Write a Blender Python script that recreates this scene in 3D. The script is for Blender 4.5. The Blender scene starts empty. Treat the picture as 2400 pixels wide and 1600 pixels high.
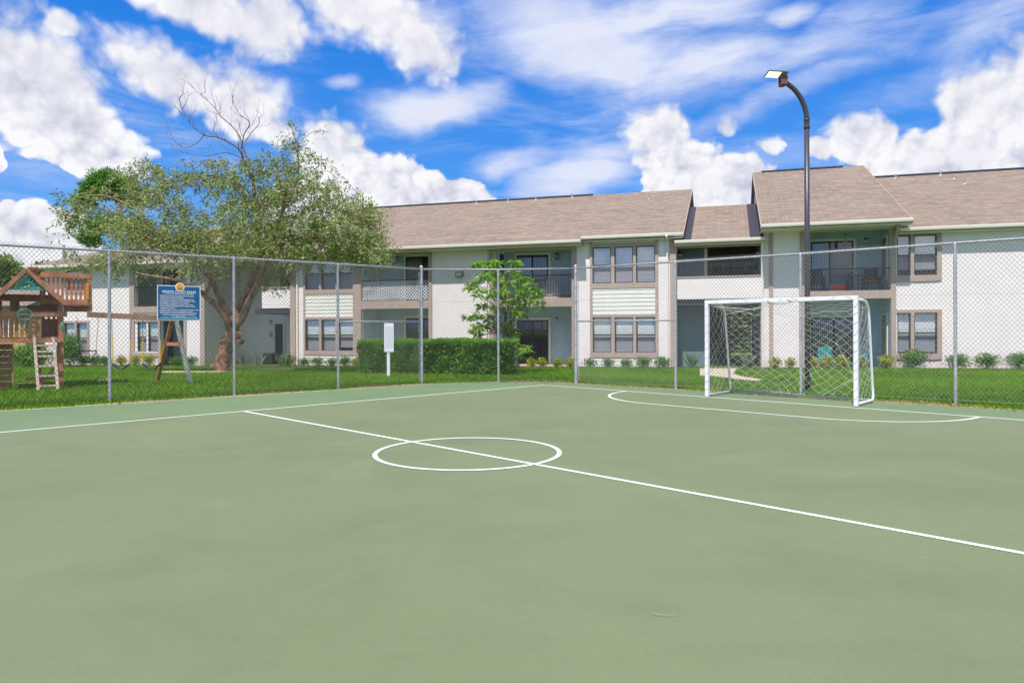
import bpy, math, random
import numpy as np
from mathutils import Vector, Matrix
R = math.radians
rnd = random.Random(7)
scn = bpy.context.scene
COL = scn.collection
# ------------------------------------------------------------------ camera
F, HY, CX, CH = 1660.0, 770.0, 1200.0, 1.45          # focal length, horizon row, centre column, eye height
ROLL = R(0.2)
cd = bpy.data.cameras.new('camera'); cam = bpy.data.objects.new('camera', cd); COL.objects.link(cam)
cd.sensor_width = 36; cd.lens = 36 * F / 2400; cd.shift_y = -30 / 2400; cd.clip_end = 3000; cd.clip_start = .05
cam.matrix_world = Matrix.Translation((0, 0, CH)) @ Matrix.Rotation(R(90), 4, 'X') @ Matrix.Rotation(-ROLL, 4, 'Z')
scn.camera = cam
scn.view_settings.view_transform = 'Standard'; scn.view_settings.look = 'None'
scn.view_settings.exposure = 0.2; scn.view_settings.gamma = 1
# ------------------------------------------------------------------ sun and sky
SEL, SAZ = R(61), R(24)                               # elevation; azimuth from -Y towards -X
sd = Vector((-math.sin(SAZ) * math.cos(SEL), -math.cos(SAZ) * math.cos(SEL), math.sin(SEL)))
sl = bpy.data.lights.new('sun', 'SUN'); sl.energy = 4.7; sl.angle = R(.5); sl.color = (1, .955, .9)
so = bpy.data.objects.new('sun', sl); COL.objects.link(so)
so.rotation_euler = sd.to_track_quat('Z', 'Y').to_euler()

class N:
    """small node-tree helper"""
    def __init__(s, tree): s.t = tree; s.n = tree.nodes; s.l = tree.links
    def put(s, sock, v):
        if v is None: return
        if isinstance(v, bpy.types.NodeSocket): s.l.new(v, sock)
        else: sock.default_value = v
    def new(s, typ, ins=None, **kw):
        n = s.n.new(typ)
        for k, v in kw.items(): setattr(n, k, v)
        for k, v in (ins or {}).items(): s.put(n.inputs[k], v)
        return n
    def m(s, op, a, b=None, c=None, clamp=False):
        n = s.n.new('ShaderNodeMath'); n.operation = op; n.use_clamp = clamp
        s.put(n.inputs[0], a); s.put(n.inputs[1], b); s.put(n.inputs[2], c); return n.outputs[0]
    def v(s, op, a, b=None, sc=None):
        n = s.n.new('ShaderNodeVectorMath'); n.operation = op
        s.put(n.inputs[0], a); s.put(n.inputs[1], b)
        if sc is not None: s.put(n.inputs[3], sc)
        return n.outputs['Value'] if op in ('LENGTH', 'DOT_PRODUCT') else n.outputs[0]
    def noise(s, vec, scale, detail=4, rough=.5, dist=0, out=0):
        n = s.new('ShaderNodeTexNoise', {'Vector': vec, 'Scale': scale, 'Detail': detail, 'Roughness': rough, 'Distortion': dist})
        return n.outputs[out]
    def ramp(s, f, a, b, lo=0., hi=1., smooth=True):
        n = s.new('ShaderNodeMapRange', {0: f, 1: a, 2: b, 3: lo, 4: hi})
        if smooth: n.interpolation_type = 'SMOOTHSTEP'
        return n.outputs[0]
    def mix(s, f, a, b, typ='MIX'):
        n = s.n.new('ShaderNodeMix'); n.data_type = 'RGBA'; n.blend_type = typ
        s.put(n.inputs[0], f); s.put(n.inputs[6], c4(a)); s.put(n.inputs[7], c4(b)); return n.outputs[2]
def c4(c): return (c[0], c[1], c[2], 1) if isinstance(c, (tuple, list)) and len(c) == 3 else c

world = bpy.data.worlds.new('World'); scn.world = world; world.use_nodes = True
W = N(world.node_tree); W.n.clear()
sky = W.new('ShaderNodeTexSky', sky_type='NISHITA', sun_disc=False)
sky.sun_elevation = SEL; sky.sun_rotation = math.atan2(sd.x, sd.y); sky.altitude = 0; sky.air_density = 1.0; sky.dust_density = .3; sky.ozone_density = 3.5
gen = W.new('ShaderNodeTexCoord').outputs['Generated']
sx = W.new('ShaderNodeSeparateXYZ', {0: gen})
az = W.m('ARCTAN2', sx.outputs[0], sx.outputs[1]); el = W.m('ARCSINE', sx.outputs[2])
P = W.new('ShaderNodeCombineXYZ', {0: W.m('MULTIPLY', az, 57.2958), 1: W.m('MULTIPLY', el, 57.2958), 2: 0.}).outputs[0]
def AE(dx, dy):                                        # where a cloud of the photograph stands in the sky, degrees
    kx = (dx * 1.0204 - CX) / F; kz = (HY - dy * 1.0204) / F
    return math.degrees(math.atan(kx)), math.degrees(math.atan(kz / math.hypot(1, kx)))
def cloud_group(name, blobs, warp, wscale, amp, nscale, stretch=(1, 1.15), rot=0, detail=8, rough=.6, relief=True):
    g = bpy.data.node_groups.new(name, 'ShaderNodeTree')
    g.interface.new_socket('P', in_out='INPUT', socket_type='NodeSocketVector')
    g.interface.new_socket('D', in_out='OUTPUT', socket_type='NodeSocketFloat')
    g.interface.new_socket('S', in_out='OUTPUT', socket_type='NodeSocketFloat')
    G = N(g); gi = G.new('NodeGroupInput'); go = G.new('NodeGroupOutput')
    p0 = gi.outputs[0]
    w = G.v('SUBTRACT', G.noise(p0, wscale, 3, .55, out=1), (.5, .5, .5)); w = G.v('MULTIPLY', w, (warp, warp * .7, 0))
    p = G.v('ADD', p0, w)
    acc = None
    for (dx, dy, rx, ry, ro, st) in blobs:
        a, e = AE(dx, dy); ra = rx * 1.0204 / F * 57.3; re = ry * 1.0204 / F * 57.3
        mp = G.new('ShaderNodeMapping', {'Vector': p, 'Location': (a, e, 0), 'Rotation': (0, 0, R(ro)), 'Scale': (ra, re, 1)}, vector_type='TEXTURE').outputs[0]
        d = G.ramp(G.v('LENGTH', mp), 1.55, 0., 0., st)
        acc = d if acc is None else G.m('MAXIMUM', acc, d)
    pm = G.new('ShaderNodeMapping', {'Vector': p, 'Rotation': (0, 0, R(rot)), 'Scale': (stretch[0], stretch[1], 1)}).outputs[0]
    n1 = G.noise(pm, nscale, detail, rough)
    t = G.m('MULTIPLY_ADD', G.m('SUBTRACT', n1, .5), amp, acc)
    if relief:
        n2 = G.new('ShaderNodeTexVoronoi', {'Vector': p, 'Scale': nscale * 3.2}, feature='F1', voronoi_dimensions='2D').outputs[0]
        n3 = G.new('ShaderNodeTexVoronoi', {'Vector': p, 'Scale': nscale * 8}, feature='F1', voronoi_dimensions='2D').outputs[0]
        t = G.m('MULTIPLY_ADD', G.m('SUBTRACT', .45, n2), amp * .26, t); t = G.m('MULTIPLY_ADD', G.m('SUBTRACT', .45, n3), amp * .05, t)
        pn = G.v('ADD', pm, (-.30, .85, 0)); m1 = G.noise(pn, nscale, 5, rough)
        s_ = G.m('SUBTRACT', n1, m1); s_ = G.m('MULTIPLY_ADD', G.m('SUBTRACT', .4, n2), .28, s_); s_ = G.m('MULTIPLY_ADD', G.m('SUBTRACT', .4, n3), .10, s_)
        G.l.new(s_, go.inputs[1])
    G.l.new(t, go.inputs[0]); return g
cum = [(50,200,170,140,-22,1.1),(225,305,135,75,-28,1),(190,365,160,45,-5,.95),(-10,110,100,80,0,1),
       (395,165,175,70,-15,1.05),(560,235,110,85,-30,1.05),(630,300,70,50,-20,.8),
       (450,5,225,50,-8,1.1),(620,50,85,85,0,1),(850,20,190,75,-12,1.1),(970,95,120,75,-30,1),
       (770,355,95,85,0,1.15),(890,415,120,85,-12,1.1),(1040,450,130,60,-15,1.05),(740,490,190,90,0,1.1),(940,490,240,60,0,1.1),
       (1510,305,75,72,0,1.15),(1560,385,140,80,-8,1.1),(1670,440,190,90,-8,1.2),(1560,450,130,60,0,1.1),(1680,285,42,26,0,.85),(1765,335,42,28,0,.85),
       (2240,240,75,70,0,1.15),(2345,245,95,115,10,1.15),(2200,370,230,90,5,1.2),(1985,335,90,60,-20,1.1),(1900,345,46,34,0,.9),
       (60,550,150,75,0,1.2),(150,52,36,24,0,.85),(-5,365,20,50,0,.9),(2060,410,160,45,0,1.1)]
cir = [(1330,90,370,120,-10,1.1),(1000,245,215,58,8,1.1),(1110,215,100,60,10,.85),(1620,150,280,90,6,.9),(1820,25,85,28,0,1.),(1880,90,260,60,18,.75),(1500,35,320,55,0,1.),
       (1300,410,170,55,10,1.05),(1160,380,120,40,12,.8),(1230,320,60,25,0,.5),(790,180,60,22,0,.8),(1800,220,330,42,14,.6),(2150,160,260,60,22,.6),(640,195,35,24,0,.9),(1380,360,140,50,15,.6),(1000,30,110,60,0,.8),(60,320,120,50,0,.5)]
g1 = cloud_group('cumulus', cum, 3.2, .20, 1.0, .26, detail=7, rough=.55)
g2 = cloud_group('cirrus', cir, 5.0, .14, 1.1, .20, stretch=(.55, 1.7), rot=-14, detail=10, rough=.62, relief=False)
def ev(g, p):
    n = W.new('ShaderNodeGroup', node_tree=g); W.l.new(p, n.inputs[0]); return n.outputs
D0, S0 = ev(g1, P); D2 = ev(g2, P)[0]
back = W.ramp(W.m('ABSOLUTE', az), R(48), R(62), 0., 1.)          # scattered cumulus over the rest of the sky
bn = W.noise(gen, 3.2, 8, .6); bd = W.m('MULTIPLY', back, W.m('MULTIPLY', bn, 1.05))
up = W.ramp(el, R(30), R(38), 0., 1.)
bd = W.m('MAXIMUM', bd, W.m('MULTIPLY', up, W.m('MULTIPLY', bn, 1.05)))
DC = W.m('MAXIMUM', D0, bd)
soft = W.ramp(el, R(11), R(18), .10, .60)
mc = W.ramp(DC, W.m('SUBTRACT', .52, W.m('MULTIPLY', soft, .5)), W.m('MULTIPLY_ADD', soft, .5, .55)); wisp = W.noise(W.new('ShaderNodeMapping', {'Vector': P, 'Rotation': (0, 0, R(-16)), 'Scale': (.05, .26, 1)}).outputs[0], 1., 9, .62, .6)
mi = W.m('ADD', W.m('MULTIPLY', W.ramp(D2, .18, 1.15), .92), W.ramp(wisp, .42, .80, 0., .62), clamp=True)
shade = W.m('MULTIPLY_ADD', S0, W.ramp(el, R(11), R(19), 2.4, 1.0), W.ramp(el, R(11), R(19), .84, .70))
fine = W.noise(P, .15, 6, .6)
shade = W.m('ADD', shade, W.m('MULTIPLY', W.m('SUBTRACT', fine, .5), 2.2), clamp=True)
thick = W.ramp(DC, .8, 1.5, 0., .25)
shade = W.m('SUBTRACT', shade, thick, clamp=True)
ccol = W.mix(shade, (.50, .52, .68), (.97, .97, 1.0))
cicol = W.mix(W.ramp(D2, .6, 1.5), (.72, .78, .98), (.80, .83, .95))
skyn = W.mix(1., W.v('SCALE', sky.outputs[0], sc=.10), (.12, .80, 1.9), 'MULTIPLY')
grad = W.mix(W.ramp(el, R(0), R(9), smooth=False), (.30, .54, .90), (.13, .39, .86)); grad = W.mix(W.ramp(el, R(8), R(23), smooth=False), grad, (.020, .235, .80))
skyc = W.mix(.72, skyn, grad)
c = W.mix(mi, skyc, cicol); c = W.mix(mc, c, ccol)
bg = W.new('ShaderNodeBackground', {0: c, 1: .87}); wo = W.new('ShaderNodeOutputWorld')
W.l.new(bg.outputs[0], wo.inputs[0])
world.cycles.sampling_method = 'MANUAL'; world.cycles.sample_map_resolution = 512

# ------------------------------------------------------------------ geometry helpers
def K(px, py):
    a, b = (px - CX) / F, (HY - py) / F; c, s = math.cos(ROLL), math.sin(ROLL)
    return a * c + b * s, b * c - a * s
def at(px, py, Y):
    a, b = K(px, py); return Vector((a * Y, Y, CH + b * Y))
def grd(px, py, z=0.):
    a, b = K(px, py); Y = (z - CH) / b; return Vector((a * Y, Y, z))
TH = R(17); U = Vector((math.cos(TH), -math.sin(TH))); NN = Vector((math.sin(TH), math.cos(TH))); O = Vector((0, 30.2))
def fu(px, n=0., py=700):
    k = K(px, py)[0]; return (k * (O.y + n * NN.y) - O.x - n * NN.x) / (U.x - k * U.y)
def fz(px, py, n=0.):
    u = fu(px, n, py); Y = O.y + u * U.y + n * NN.y; return CH + K(px, py)[1] * Y
def fw(u, n, z=0.): q = O + U * u + NN * n; return Vector((q.x, q.y, z))
def to_un(x, y): d = Vector((x, y)) - O; return d.dot(U), d.dot(NN)
def gz(x, y):
    u, n = to_un(x, y); t = min(1, max(0, (n + 10.5) / 9)); t = t * t * (3 - 2 * t)
    return -.02 + (-.16 + .009 * max(-32, min(20, u))) * t

class MB:
    def __init__(s): s.v = []; s.f = []
    def quad(s, a, b, c, d): i = len(s.v); s.v += [tuple(a), tuple(b), tuple(c), tuple(d)]; s.f.append((i, i+1, i+2, i+3)); return s
    def tri(s, a, b, c): i = len(s.v); s.v += [tuple(a), tuple(b), tuple(c)]; s.f.append((i, i+1, i+2)); return s
    def box(s, x0, x1, y0, y1, z0, z1):
        if x0 > x1: x0, x1 = x1, x0
        if y0 > y1: y0, y1 = y1, y0
        if z0 > z1: z0, z1 = z1, z0
        i = len(s.v)
        s.v += [(x0,y0,z0),(x1,y0,z0),(x1,y1,z0),(x0,y1,z0),(x0,y0,z1),(x1,y0,z1),(x1,y1,z1),(x0,y1,z1)]
        s.f += [(i,i+3,i+2,i+1),(i+4,i+5,i+6,i+7),(i,i+1,i+5,i+4),(i+1,i+2,i+6,i+5),(i+2,i+3,i+7,i+6),(i+3,i,i+4,i+7)]; return s
    def bar(s, a, b, w, h, up=(0, 0, 1)):                 # a rectangular board between two points
        a, b = Vector(a), Vector(b); d = (b - a).normalized(); up = Vector(up)
        if abs(d.dot(up)) > .98: up = Vector((0, 1, 0))
        x = d.cross(up).normalized() * w / 2; y = x.cross(d).normalized() * h / 2
        i = len(s.v)
        for p in (a, b): s.v += [tuple(p-x-y), tuple(p+x-y), tuple(p+x+y), tuple(p-x+y)]
        s.f += [(i,i+1,i+2,i+3),(i+7,i+6,i+5,i+4),(i,i+4,i+5,i+1),(i+1,i+5,i+6,i+2),(i+2,i+6,i+7,i+3),(i+3,i+7,i+4,i)]; return s
    def tube(s, pts, r, k=8, cap=True):
        pts = [Vector(p) for p in pts]; n = len(pts); r = [r] * n if not hasattr(r, '__len__') else r
        i0 = len(s.v); ref = Vector((0, 0, 1))
        d0 = (pts[1] - pts[0]).normalized()
        if abs(d0.z) > .9: ref = Vector((1, 0, 0))
        x = d0.cross(ref).normalized()
        for j, p in enumerate(pts):
            d = (pts[min(j+1, n-1)] - pts[max(j-1, 0)]).normalized()
            x = (x - d * x.dot(d)).normalized(); y = d.cross(x)
            for q in range(k):
                a = 2 * math.pi * q / k; s.v.append(tuple(p + (x * math.cos(a) + y * math.sin(a)) * r[j]))
        for j in range(n - 1):
            for q in range(k):
                a = i0 + j*k + q; b = i0 + j*k + (q+1) % k; s.f.append((a, b, b + k, a + k))
        if cap: s.f.append(tuple(i0 + q for q in reversed(range(k)))); s.f.append(tuple(i0 + (n-1)*k + q for q in range(k)))
        return s
    def lathe(s, c, prof, k=16):
        i0 = len(s.v); c = Vector(c)
        for (r, z) in prof:
            for q in range(k):
                a = 2 * math.pi * q / k; s.v.append((c.x + r * math.cos(a), c.y + r * math.sin(a), c.z + z))
        for j in range(len(prof) - 1):
            for q in range(k):
                a = i0 + j*k + q; b = i0 + j*k + (q+1) % k; s.f.append((a, b, b + k, a + k))
        s.f.append(tuple(i0 + q for q in reversed(range(k)))); s.f.append(tuple(i0 + (len(prof)-1)*k + q for q in range(k))); return s
    def ext(s, poly, u0, u1):                              # polygon in (y, z) run along x
        i = len(s.v); k = len(poly)
        s.v += [(u0, y, z) for y, z in poly] + [(u1, y, z) for y, z in poly]
        s.f.append(tuple(i + q for q in reversed(range(k)))); s.f.append(tuple(i + k + q for q in range(k)))
        for q in range(k): s.f.append((i + q, i + (q+1) % k, i + k + (q+1) % k, i + k + q))
        return s
    def extz(s, poly, z0, z1):
        i = len(s.v); k = len(poly)
        s.v += [(x, y, z0) for x, y in poly] + [(x, y, z1) for x, y in poly]
        s.f.append(tuple(i + q for q in reversed(range(k)))); s.f.append(tuple(i + k + q for q in range(k)))
        for q in range(k): s.f.append((i + q, i + (q+1) % k, i + k + (q+1) % k, i + k + q))
        return s
    def wall(s, u0, u1, z0, z1, holes, n0, n1):
        us = sorted({u0, u1} | {max(u0, min(u1, h[i])) for h in holes for i in (0, 1)})
        for a, b in zip(us, us[1:]):
            if b - a < 1e-5: continue
            m = (a + b) / 2; cuts = sorted((max(z0, h[2]), min(z1, h[3])) for h in holes if h[0] < m < h[1]); z = z0
            for c, d in cuts:
                if c - z > 1e-4: s.box(a, b, n0, n1, z, c)
                z = max(z, d)
            if z1 - z > 1e-4: s.box(a, b, n0, n1, z, z1)
        return s
    def siding(s, u0, u1, z0, z1, n, h=.155, t=.022):        # lap boards
        z = z0
        while z < z1 - .01:
            zt = min(z + h, z1); s.ext([(n - t, z), (n - .004, zt), (n + .02, zt), (n + .02, z)], u0, u1); z += h
        return s
    def build(s, name, m=None, parent=None, smooth=False, bevel=0, uv=None):
        me = bpy.data.meshes.new(name); me.from_pydata(s.v, [], s.f); me.update()
        if m: me.materials.append(m)
        if smooth: me.polygons.foreach_set('use_smooth', [True] * len(me.polygons))
        o = bpy.data.objects.new(name, me); COL.objects.link(o); o.parent = parent
        if bevel:
            b = o.modifiers.new('bevel', 'BEVEL'); b.width = bevel; b.segments = 2; b.limit_method = 'ANGLE'
        return o
def empty(name, loc=(0, 0, 0), rz=0.):
    o = bpy.data.objects.new(name, None); COL.objects.link(o); o.location = loc; o.rotation_euler = (0, 0, rz); o.empty_display_size = .2; return o
def tag(o, label, cat, group=None, kind=None):
    if label: o['label'] = label
    if cat: o['category'] = cat
    if group: o['group'] = group
    if kind: o['kind'] = kind
    return o
def copy_tree(o, parent=None):
    c = o.copy(); COL.objects.link(c)
    if parent: c.parent = parent
    for ch in list(o.children): copy_tree(ch, c)
    return c

# ------------------------------------------------------------------ materials
def mat(name, col, rough=.7, var=.0, vscale=3., bump=0., bscale=40., metal=0., spec=None, col2=None, trans=0.):
    m = bpy.data.materials.new(name); m.use_nodes = True; t = N(m.node_tree); b = t.n['Principled BSDF']
    b.inputs['Roughness'].default_value = rough; b.inputs['Metallic'].default_value = metal
    if spec is not None: b.inputs['Specular IOR Level'].default_value = spec
    b.inputs['Base Color'].default_value = c4(col)
    co = t.new('ShaderNodeTexCoord').outputs['Object']
    if var or col2:
        n = t.noise(co, vscale, 6, .6); c2 = col2 or tuple(x * (1 - var) for x in col); c1 = col if col2 else tuple(min(1, x * (1 + var)) for x in col)
        t.l.new(t.mix(t.ramp(n, .3, .7), c2, c1), b.inputs['Base Color'])
    if bump:
        bn = t.new('ShaderNodeBump', {'Height': t.noise(co, bscale, 4, .6), 'Strength': bump, 'Distance': .02}); t.l.new(bn.outputs[0], b.inputs['Normal'])
    return m
def leafmat(name, cols, rough=.5, trans=.25, seedscale=1.):
    m = bpy.data.materials.new(name); m.use_nodes = True; t = N(m.node_tree); b = t.n['Principled BSDF']; out = t.n['Material Output']
    g = t.new('ShaderNodeNewGeometry'); r = g.outputs['Random Per Island']
    cr = t.new('ShaderNodeValToRGB', {0: r}); e = cr.color_ramp.elements
    for i, c_ in enumerate(cols):
        x = i / (len(cols) - 1)
        el_ = e[i] if i < 2 else e.new(x)
        el_.position = x; el_.color = c4(c_)
    e[0].position = 0
    for i, c_ in enumerate(cols): pass
    co = t.new('ShaderNodeTexCoord').outputs['Object']
    c_ = t.mix(.30, cr.outputs[0], t.mix(t.ramp(t.noise(co, seedscale, 3), .35, .65), cols[0], cols[-1]))
    t.l.new(c_, b.inputs['Base Color']); b.inputs['Roughness'].default_value = rough; b.inputs['Specular IOR Level'].default_value = .22
    tr = t.new('ShaderNodeBsdfTranslucent', {0: c_}); mx = t.new('ShaderNodeMixShader', {0: trans, 1: b.outputs[0], 2: tr.outputs[0]})
    t.l.new(mx.outputs[0], out.inputs[0]); return m
M = {}
M['stucco'] = mat('white_stucco', (.83, .76, .745), .9, .03, 1.2, .3, 28)
def weather(m):
    t = N(m.node_tree); b = t.n['Principled BSDF']; src = b.inputs['Base Color'].links[0].from_socket
    co = t.new('ShaderNodeTexCoord').outputs['Object']; s3 = t.new('ShaderNodeSeparateXYZ', {0: co})
    st = t.noise(t.new('ShaderNodeMapping', {'Vector': co, 'Scale': (3.5, 3.5, .35)}).outputs[0], 1.6, 6, .65)
    c_ = t.mix(t.ramp(st, .55, .9, 0., .22), src, (.52, .49, .44))
    low = t.m('MULTIPLY', t.ramp(s3.outputs[2], .55, -.2, 0., .5), t.ramp(t.noise(co, 2.5, 5, .65), .35, .65)); c_ = t.mix(low, c_, (.45, .40, .33))
    seam = t.ramp(t.m('ABSOLUTE', t.m('SUBTRACT', s3.outputs[2], 2.62)), .016, .008, 0., .35); c_ = t.mix(seam, c_, (.35, .33, .31))
    t.l.new(c_, b.inputs['Base Color'])
weather(M['stucco'])
M['cream'] = mat('cream_metal', (.80, .74, .65), .45, .03)
M['trim'] = mat('taupe_trim', (.44, .335, .285), .75, .08, 4, .1, 60)
M['siding'] = mat('white_siding', (.76, .74, .68), .6, .03, 2)
M['blue'] = mat('blue_siding', (.44, .57, .68), .65, .08, 2)
M['whitetrim'] = mat('pale_trim', (.78, .76, .66), .6, .04)
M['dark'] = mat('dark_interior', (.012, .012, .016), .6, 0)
M['black'] = mat('black_metal', (.02, .02, .024), .45)
M['bronze'] = mat('bronze_frame', (.045, .038, .036), .4)
M['blind'] = mat('white_blind', (.82, .83, .84), .5, .04, 6)
M['beige'] = mat('beige_curtain', (.30, .24, .18), .9, .1)
M['galv'] = mat('galvanised_steel', (.42, .43, .46), .5, .12, 25, 0, metal=.55)
M['galvpost'] = mat('galvanised_post', (.46, .47, .50), .55, .18, 9, .1, 60, metal=.3)
M['wire'] = mat('galvanised_wire', (.26, .27, .27), .5, .2, 8, metal=.2)
M['goal'] = mat('white_goal_paint', (.80, .80, .84), .35, .05, 5, .05, 30)
M['net'] = mat('white_net_cord', (.55, .56, .49), .8, .08)
M['pole'] = mat('dark_pole_paint', (.055, .05, .06), .35, .15, 2)
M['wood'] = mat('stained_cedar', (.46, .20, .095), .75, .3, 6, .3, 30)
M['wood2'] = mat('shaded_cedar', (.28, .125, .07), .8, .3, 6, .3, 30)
M['greywood'] = mat('weathered_wood', (.58, .45, .37), .85, .22, 9, .3, 40)
M['teal'] = mat('teal_plastic', (.02, .36, .31), .35)
M['yellow'] = mat('yellow_plastic', (.80, .50, .02), .4)
M['chainm'] = mat('chain', (.10, .10, .11), .4, metal=.4)
M['belt'] = mat('belt_seat', (.02, .04, .09), .4)
M['bark'] = mat('bark', (.28, .165, .10), .95, .65, 7, .9, 22)
M['twig'] = mat('pale_twig', (.34, .28, .21), .9, .25, 3)
M['deadwood'] = mat('dead_twig', (.17, .12, .10), .9, .3, 3)
M['sign'] = mat('sign_blue', (.004, .105, .26), .35)
M['signteal'] = mat('sign_teal', (.01, .28, .38), .35)
M['white'] = mat('white_paint', (.82, .82, .86), .5)
M['orange'] = mat('orange_emblem', (.85, .36, .02), .4)
M['concrete'] = mat('path_concrete', (.50, .42, .31), .9, .12, 2, .3, 40)
M['soil'] = mat('mulch', (.09, .055, .04), .95, .5, 14, .8, 30)
M['globe'] = mat('frosted_globe', (.62, .60, .54), .3)
M['brass'] = mat('lantern_brass', (.10, .085, .05), .4)
M['red'] = mat('red_plastic', (.70, .045, .03), .4)
M['tealchair'] = mat('teal_chair', (.03, .30, .30), .45)
M['cloth'] = mat('beige_cloth', (.50, .47, .46), .9, .15, 8)
M['chimney'] = mat('brick_chimney', (.25, .10, .065), .9, .2, 8)
M['leafO'] = leafmat('olive_leaf', [(.05, .10, .02), (.18, .29, .05), (.36, .46, .11), (.58, .58, .27)], .5, .33, .6)
M['leafP'] = leafmat('pine_needle', [(.06, .17, .02), (.13, .32, .04), (.22, .44, .07)], .6, .2, .3)
M['leafM'] = leafmat('mango_leaf', [(.07, .20, .012), (.20, .44, .02), (.38, .60, .05)], .3, .3, 2)
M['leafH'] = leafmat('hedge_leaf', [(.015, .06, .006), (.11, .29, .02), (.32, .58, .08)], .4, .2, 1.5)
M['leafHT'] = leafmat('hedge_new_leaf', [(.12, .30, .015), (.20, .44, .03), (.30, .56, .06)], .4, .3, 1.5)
M['leafS'] = leafmat('shrub_leaf', [(.05, .15, .02), (.12, .29, .04), (.25, .44, .10)], .4, .2, 3)
M['leafY'] = leafmat('yellow_leaf', [(.16, .25, .01), (.42, .47, .03), (.66, .62, .06)], .5, .25, 4)
M['leafF'] = leafmat('far_leaf', [(.10, .17, .04), (.20, .30, .07), (.34, .42, .12)], .6, .2, .3)
M['blade'] = leafmat('grass_blade', [(.08, .19, .004), (.15, .33, .006), (.26, .46, .02)], .55, .3, .25)
M['straw'] = leafmat('dry_grass', [(.34, .22, .10), (.42, .34, .15), (.22, .30, .06)], .8, .2, .6)
M['leafA'] = leafmat('agave_leaf', [(.10, .17, .09), (.20, .28, .17), (.32, .36, .22)], .5, .15, 3)
M['pot'] = mat('black_pot', (.02, .02, .02), .5)

M['shadewire'] = mat('shaded_wire', (.10, .10, .105), .55, .2, 8, metal=.2)  # darker wire copy for left and middle fences, their shaded side put into colour
def glass(name, tint, refl=.16, op=.0):
    m = bpy.data.materials.new(name); m.use_nodes = True; t = N(m.node_tree); out = t.n['Material Output']
    tr = t.new('ShaderNodeBsdfTransparent', {0: c4(tint)}); gl = t.new('ShaderNodeBsdfGlossy', {0: (.95, .97, 1, 1), 1: .02})
    fr = t.m('MULTIPLY_ADD', t.m('POWER', t.new('ShaderNodeLayerWeight', {0: .5}).outputs['Facing'], 4.), .7, refl)
    mx = t.new('ShaderNodeMixShader', {0: fr, 1: tr.outputs[0], 2: gl.outputs[0]}); t.l.new(mx.outputs[0], out.inputs[0]); return m
M['glass'] = glass('window_glass', (.93, .95, .97), .22)
M['darkglass'] = glass('door_glass', (.55, .55, .62), .10)
M['screen'] = glass('insect_screen', (.60, .59, .63), .06)

def shingle():
    m = bpy.data.materials.new('brown_shingle'); m.use_nodes = True; t = N(m.node_tree); b = t.n['Principled BSDF']
    co = t.new('ShaderNodeTexCoord').outputs['Object']; s3 = t.new('ShaderNodeSeparateXYZ', {0: co})
    v = t.new('ShaderNodeCombineXYZ', {0: s3.outputs[0], 1: t.m('MULTIPLY', s3.outputs[1], 1.083), 2: 0.}).outputs[0]
    v = t.v('ADD', v, t.v('SCALE', t.v('SUBTRACT', t.noise(v, .8, 3, out=1), (.5, .5, .5)), sc=.05))
    br = t.new('ShaderNodeTexBrick', {'Vector': v, 'Color1': (.315, .240, .184, 1), 'Color2': (.195, .148, .113, 1), 'Mortar': (.075, .055, .045, 1),
        'Scale': 1., 'Mortar Size': .010, 'Mortar Smooth': .3, 'Bias': .0, 'Brick Width': .31, 'Row Height': .145}, offset=.37, squash=1)
    br2 = t.new('ShaderNodeTexBrick', {'Vector': v, 'Color1': (1.18, 1.15, 1.12, 1), 'Color2': (.82, .84, .86, 1), 'Mortar': (1, 1, 1, 1),
        'Scale': 1., 'Mortar Size': .0, 'Brick Width': .83, 'Row Height': .145}, offset=.61)
    c_ = t.mix(1., br.outputs[0], br2.outputs[0], 'MULTIPLY')
    n = t.noise(co, .5, 5, .6); c_ = t.mix(t.ramp(n, .3, .7, .1, .45), c_, (.26, .205, .17))
    c_ = t.mix(t.ramp(t.noise(co, 60, 3), .35, .7, 0., .22), c_, (.36, .29, .24))
    t.l.new(c_, b.inputs['Base Color']); b.inputs['Roughness'].default_value = .95; b.inputs['Specular IOR Level'].default_value = .2
    bp = t.new('ShaderNodeBump', {'Height': br.outputs[1], 'Strength': .6, 'Distance': .015}, invert=True); t.l.new(bp.outputs[0], b.inputs['Normal'])
    return m
M['shingle'] = shingle()

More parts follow.
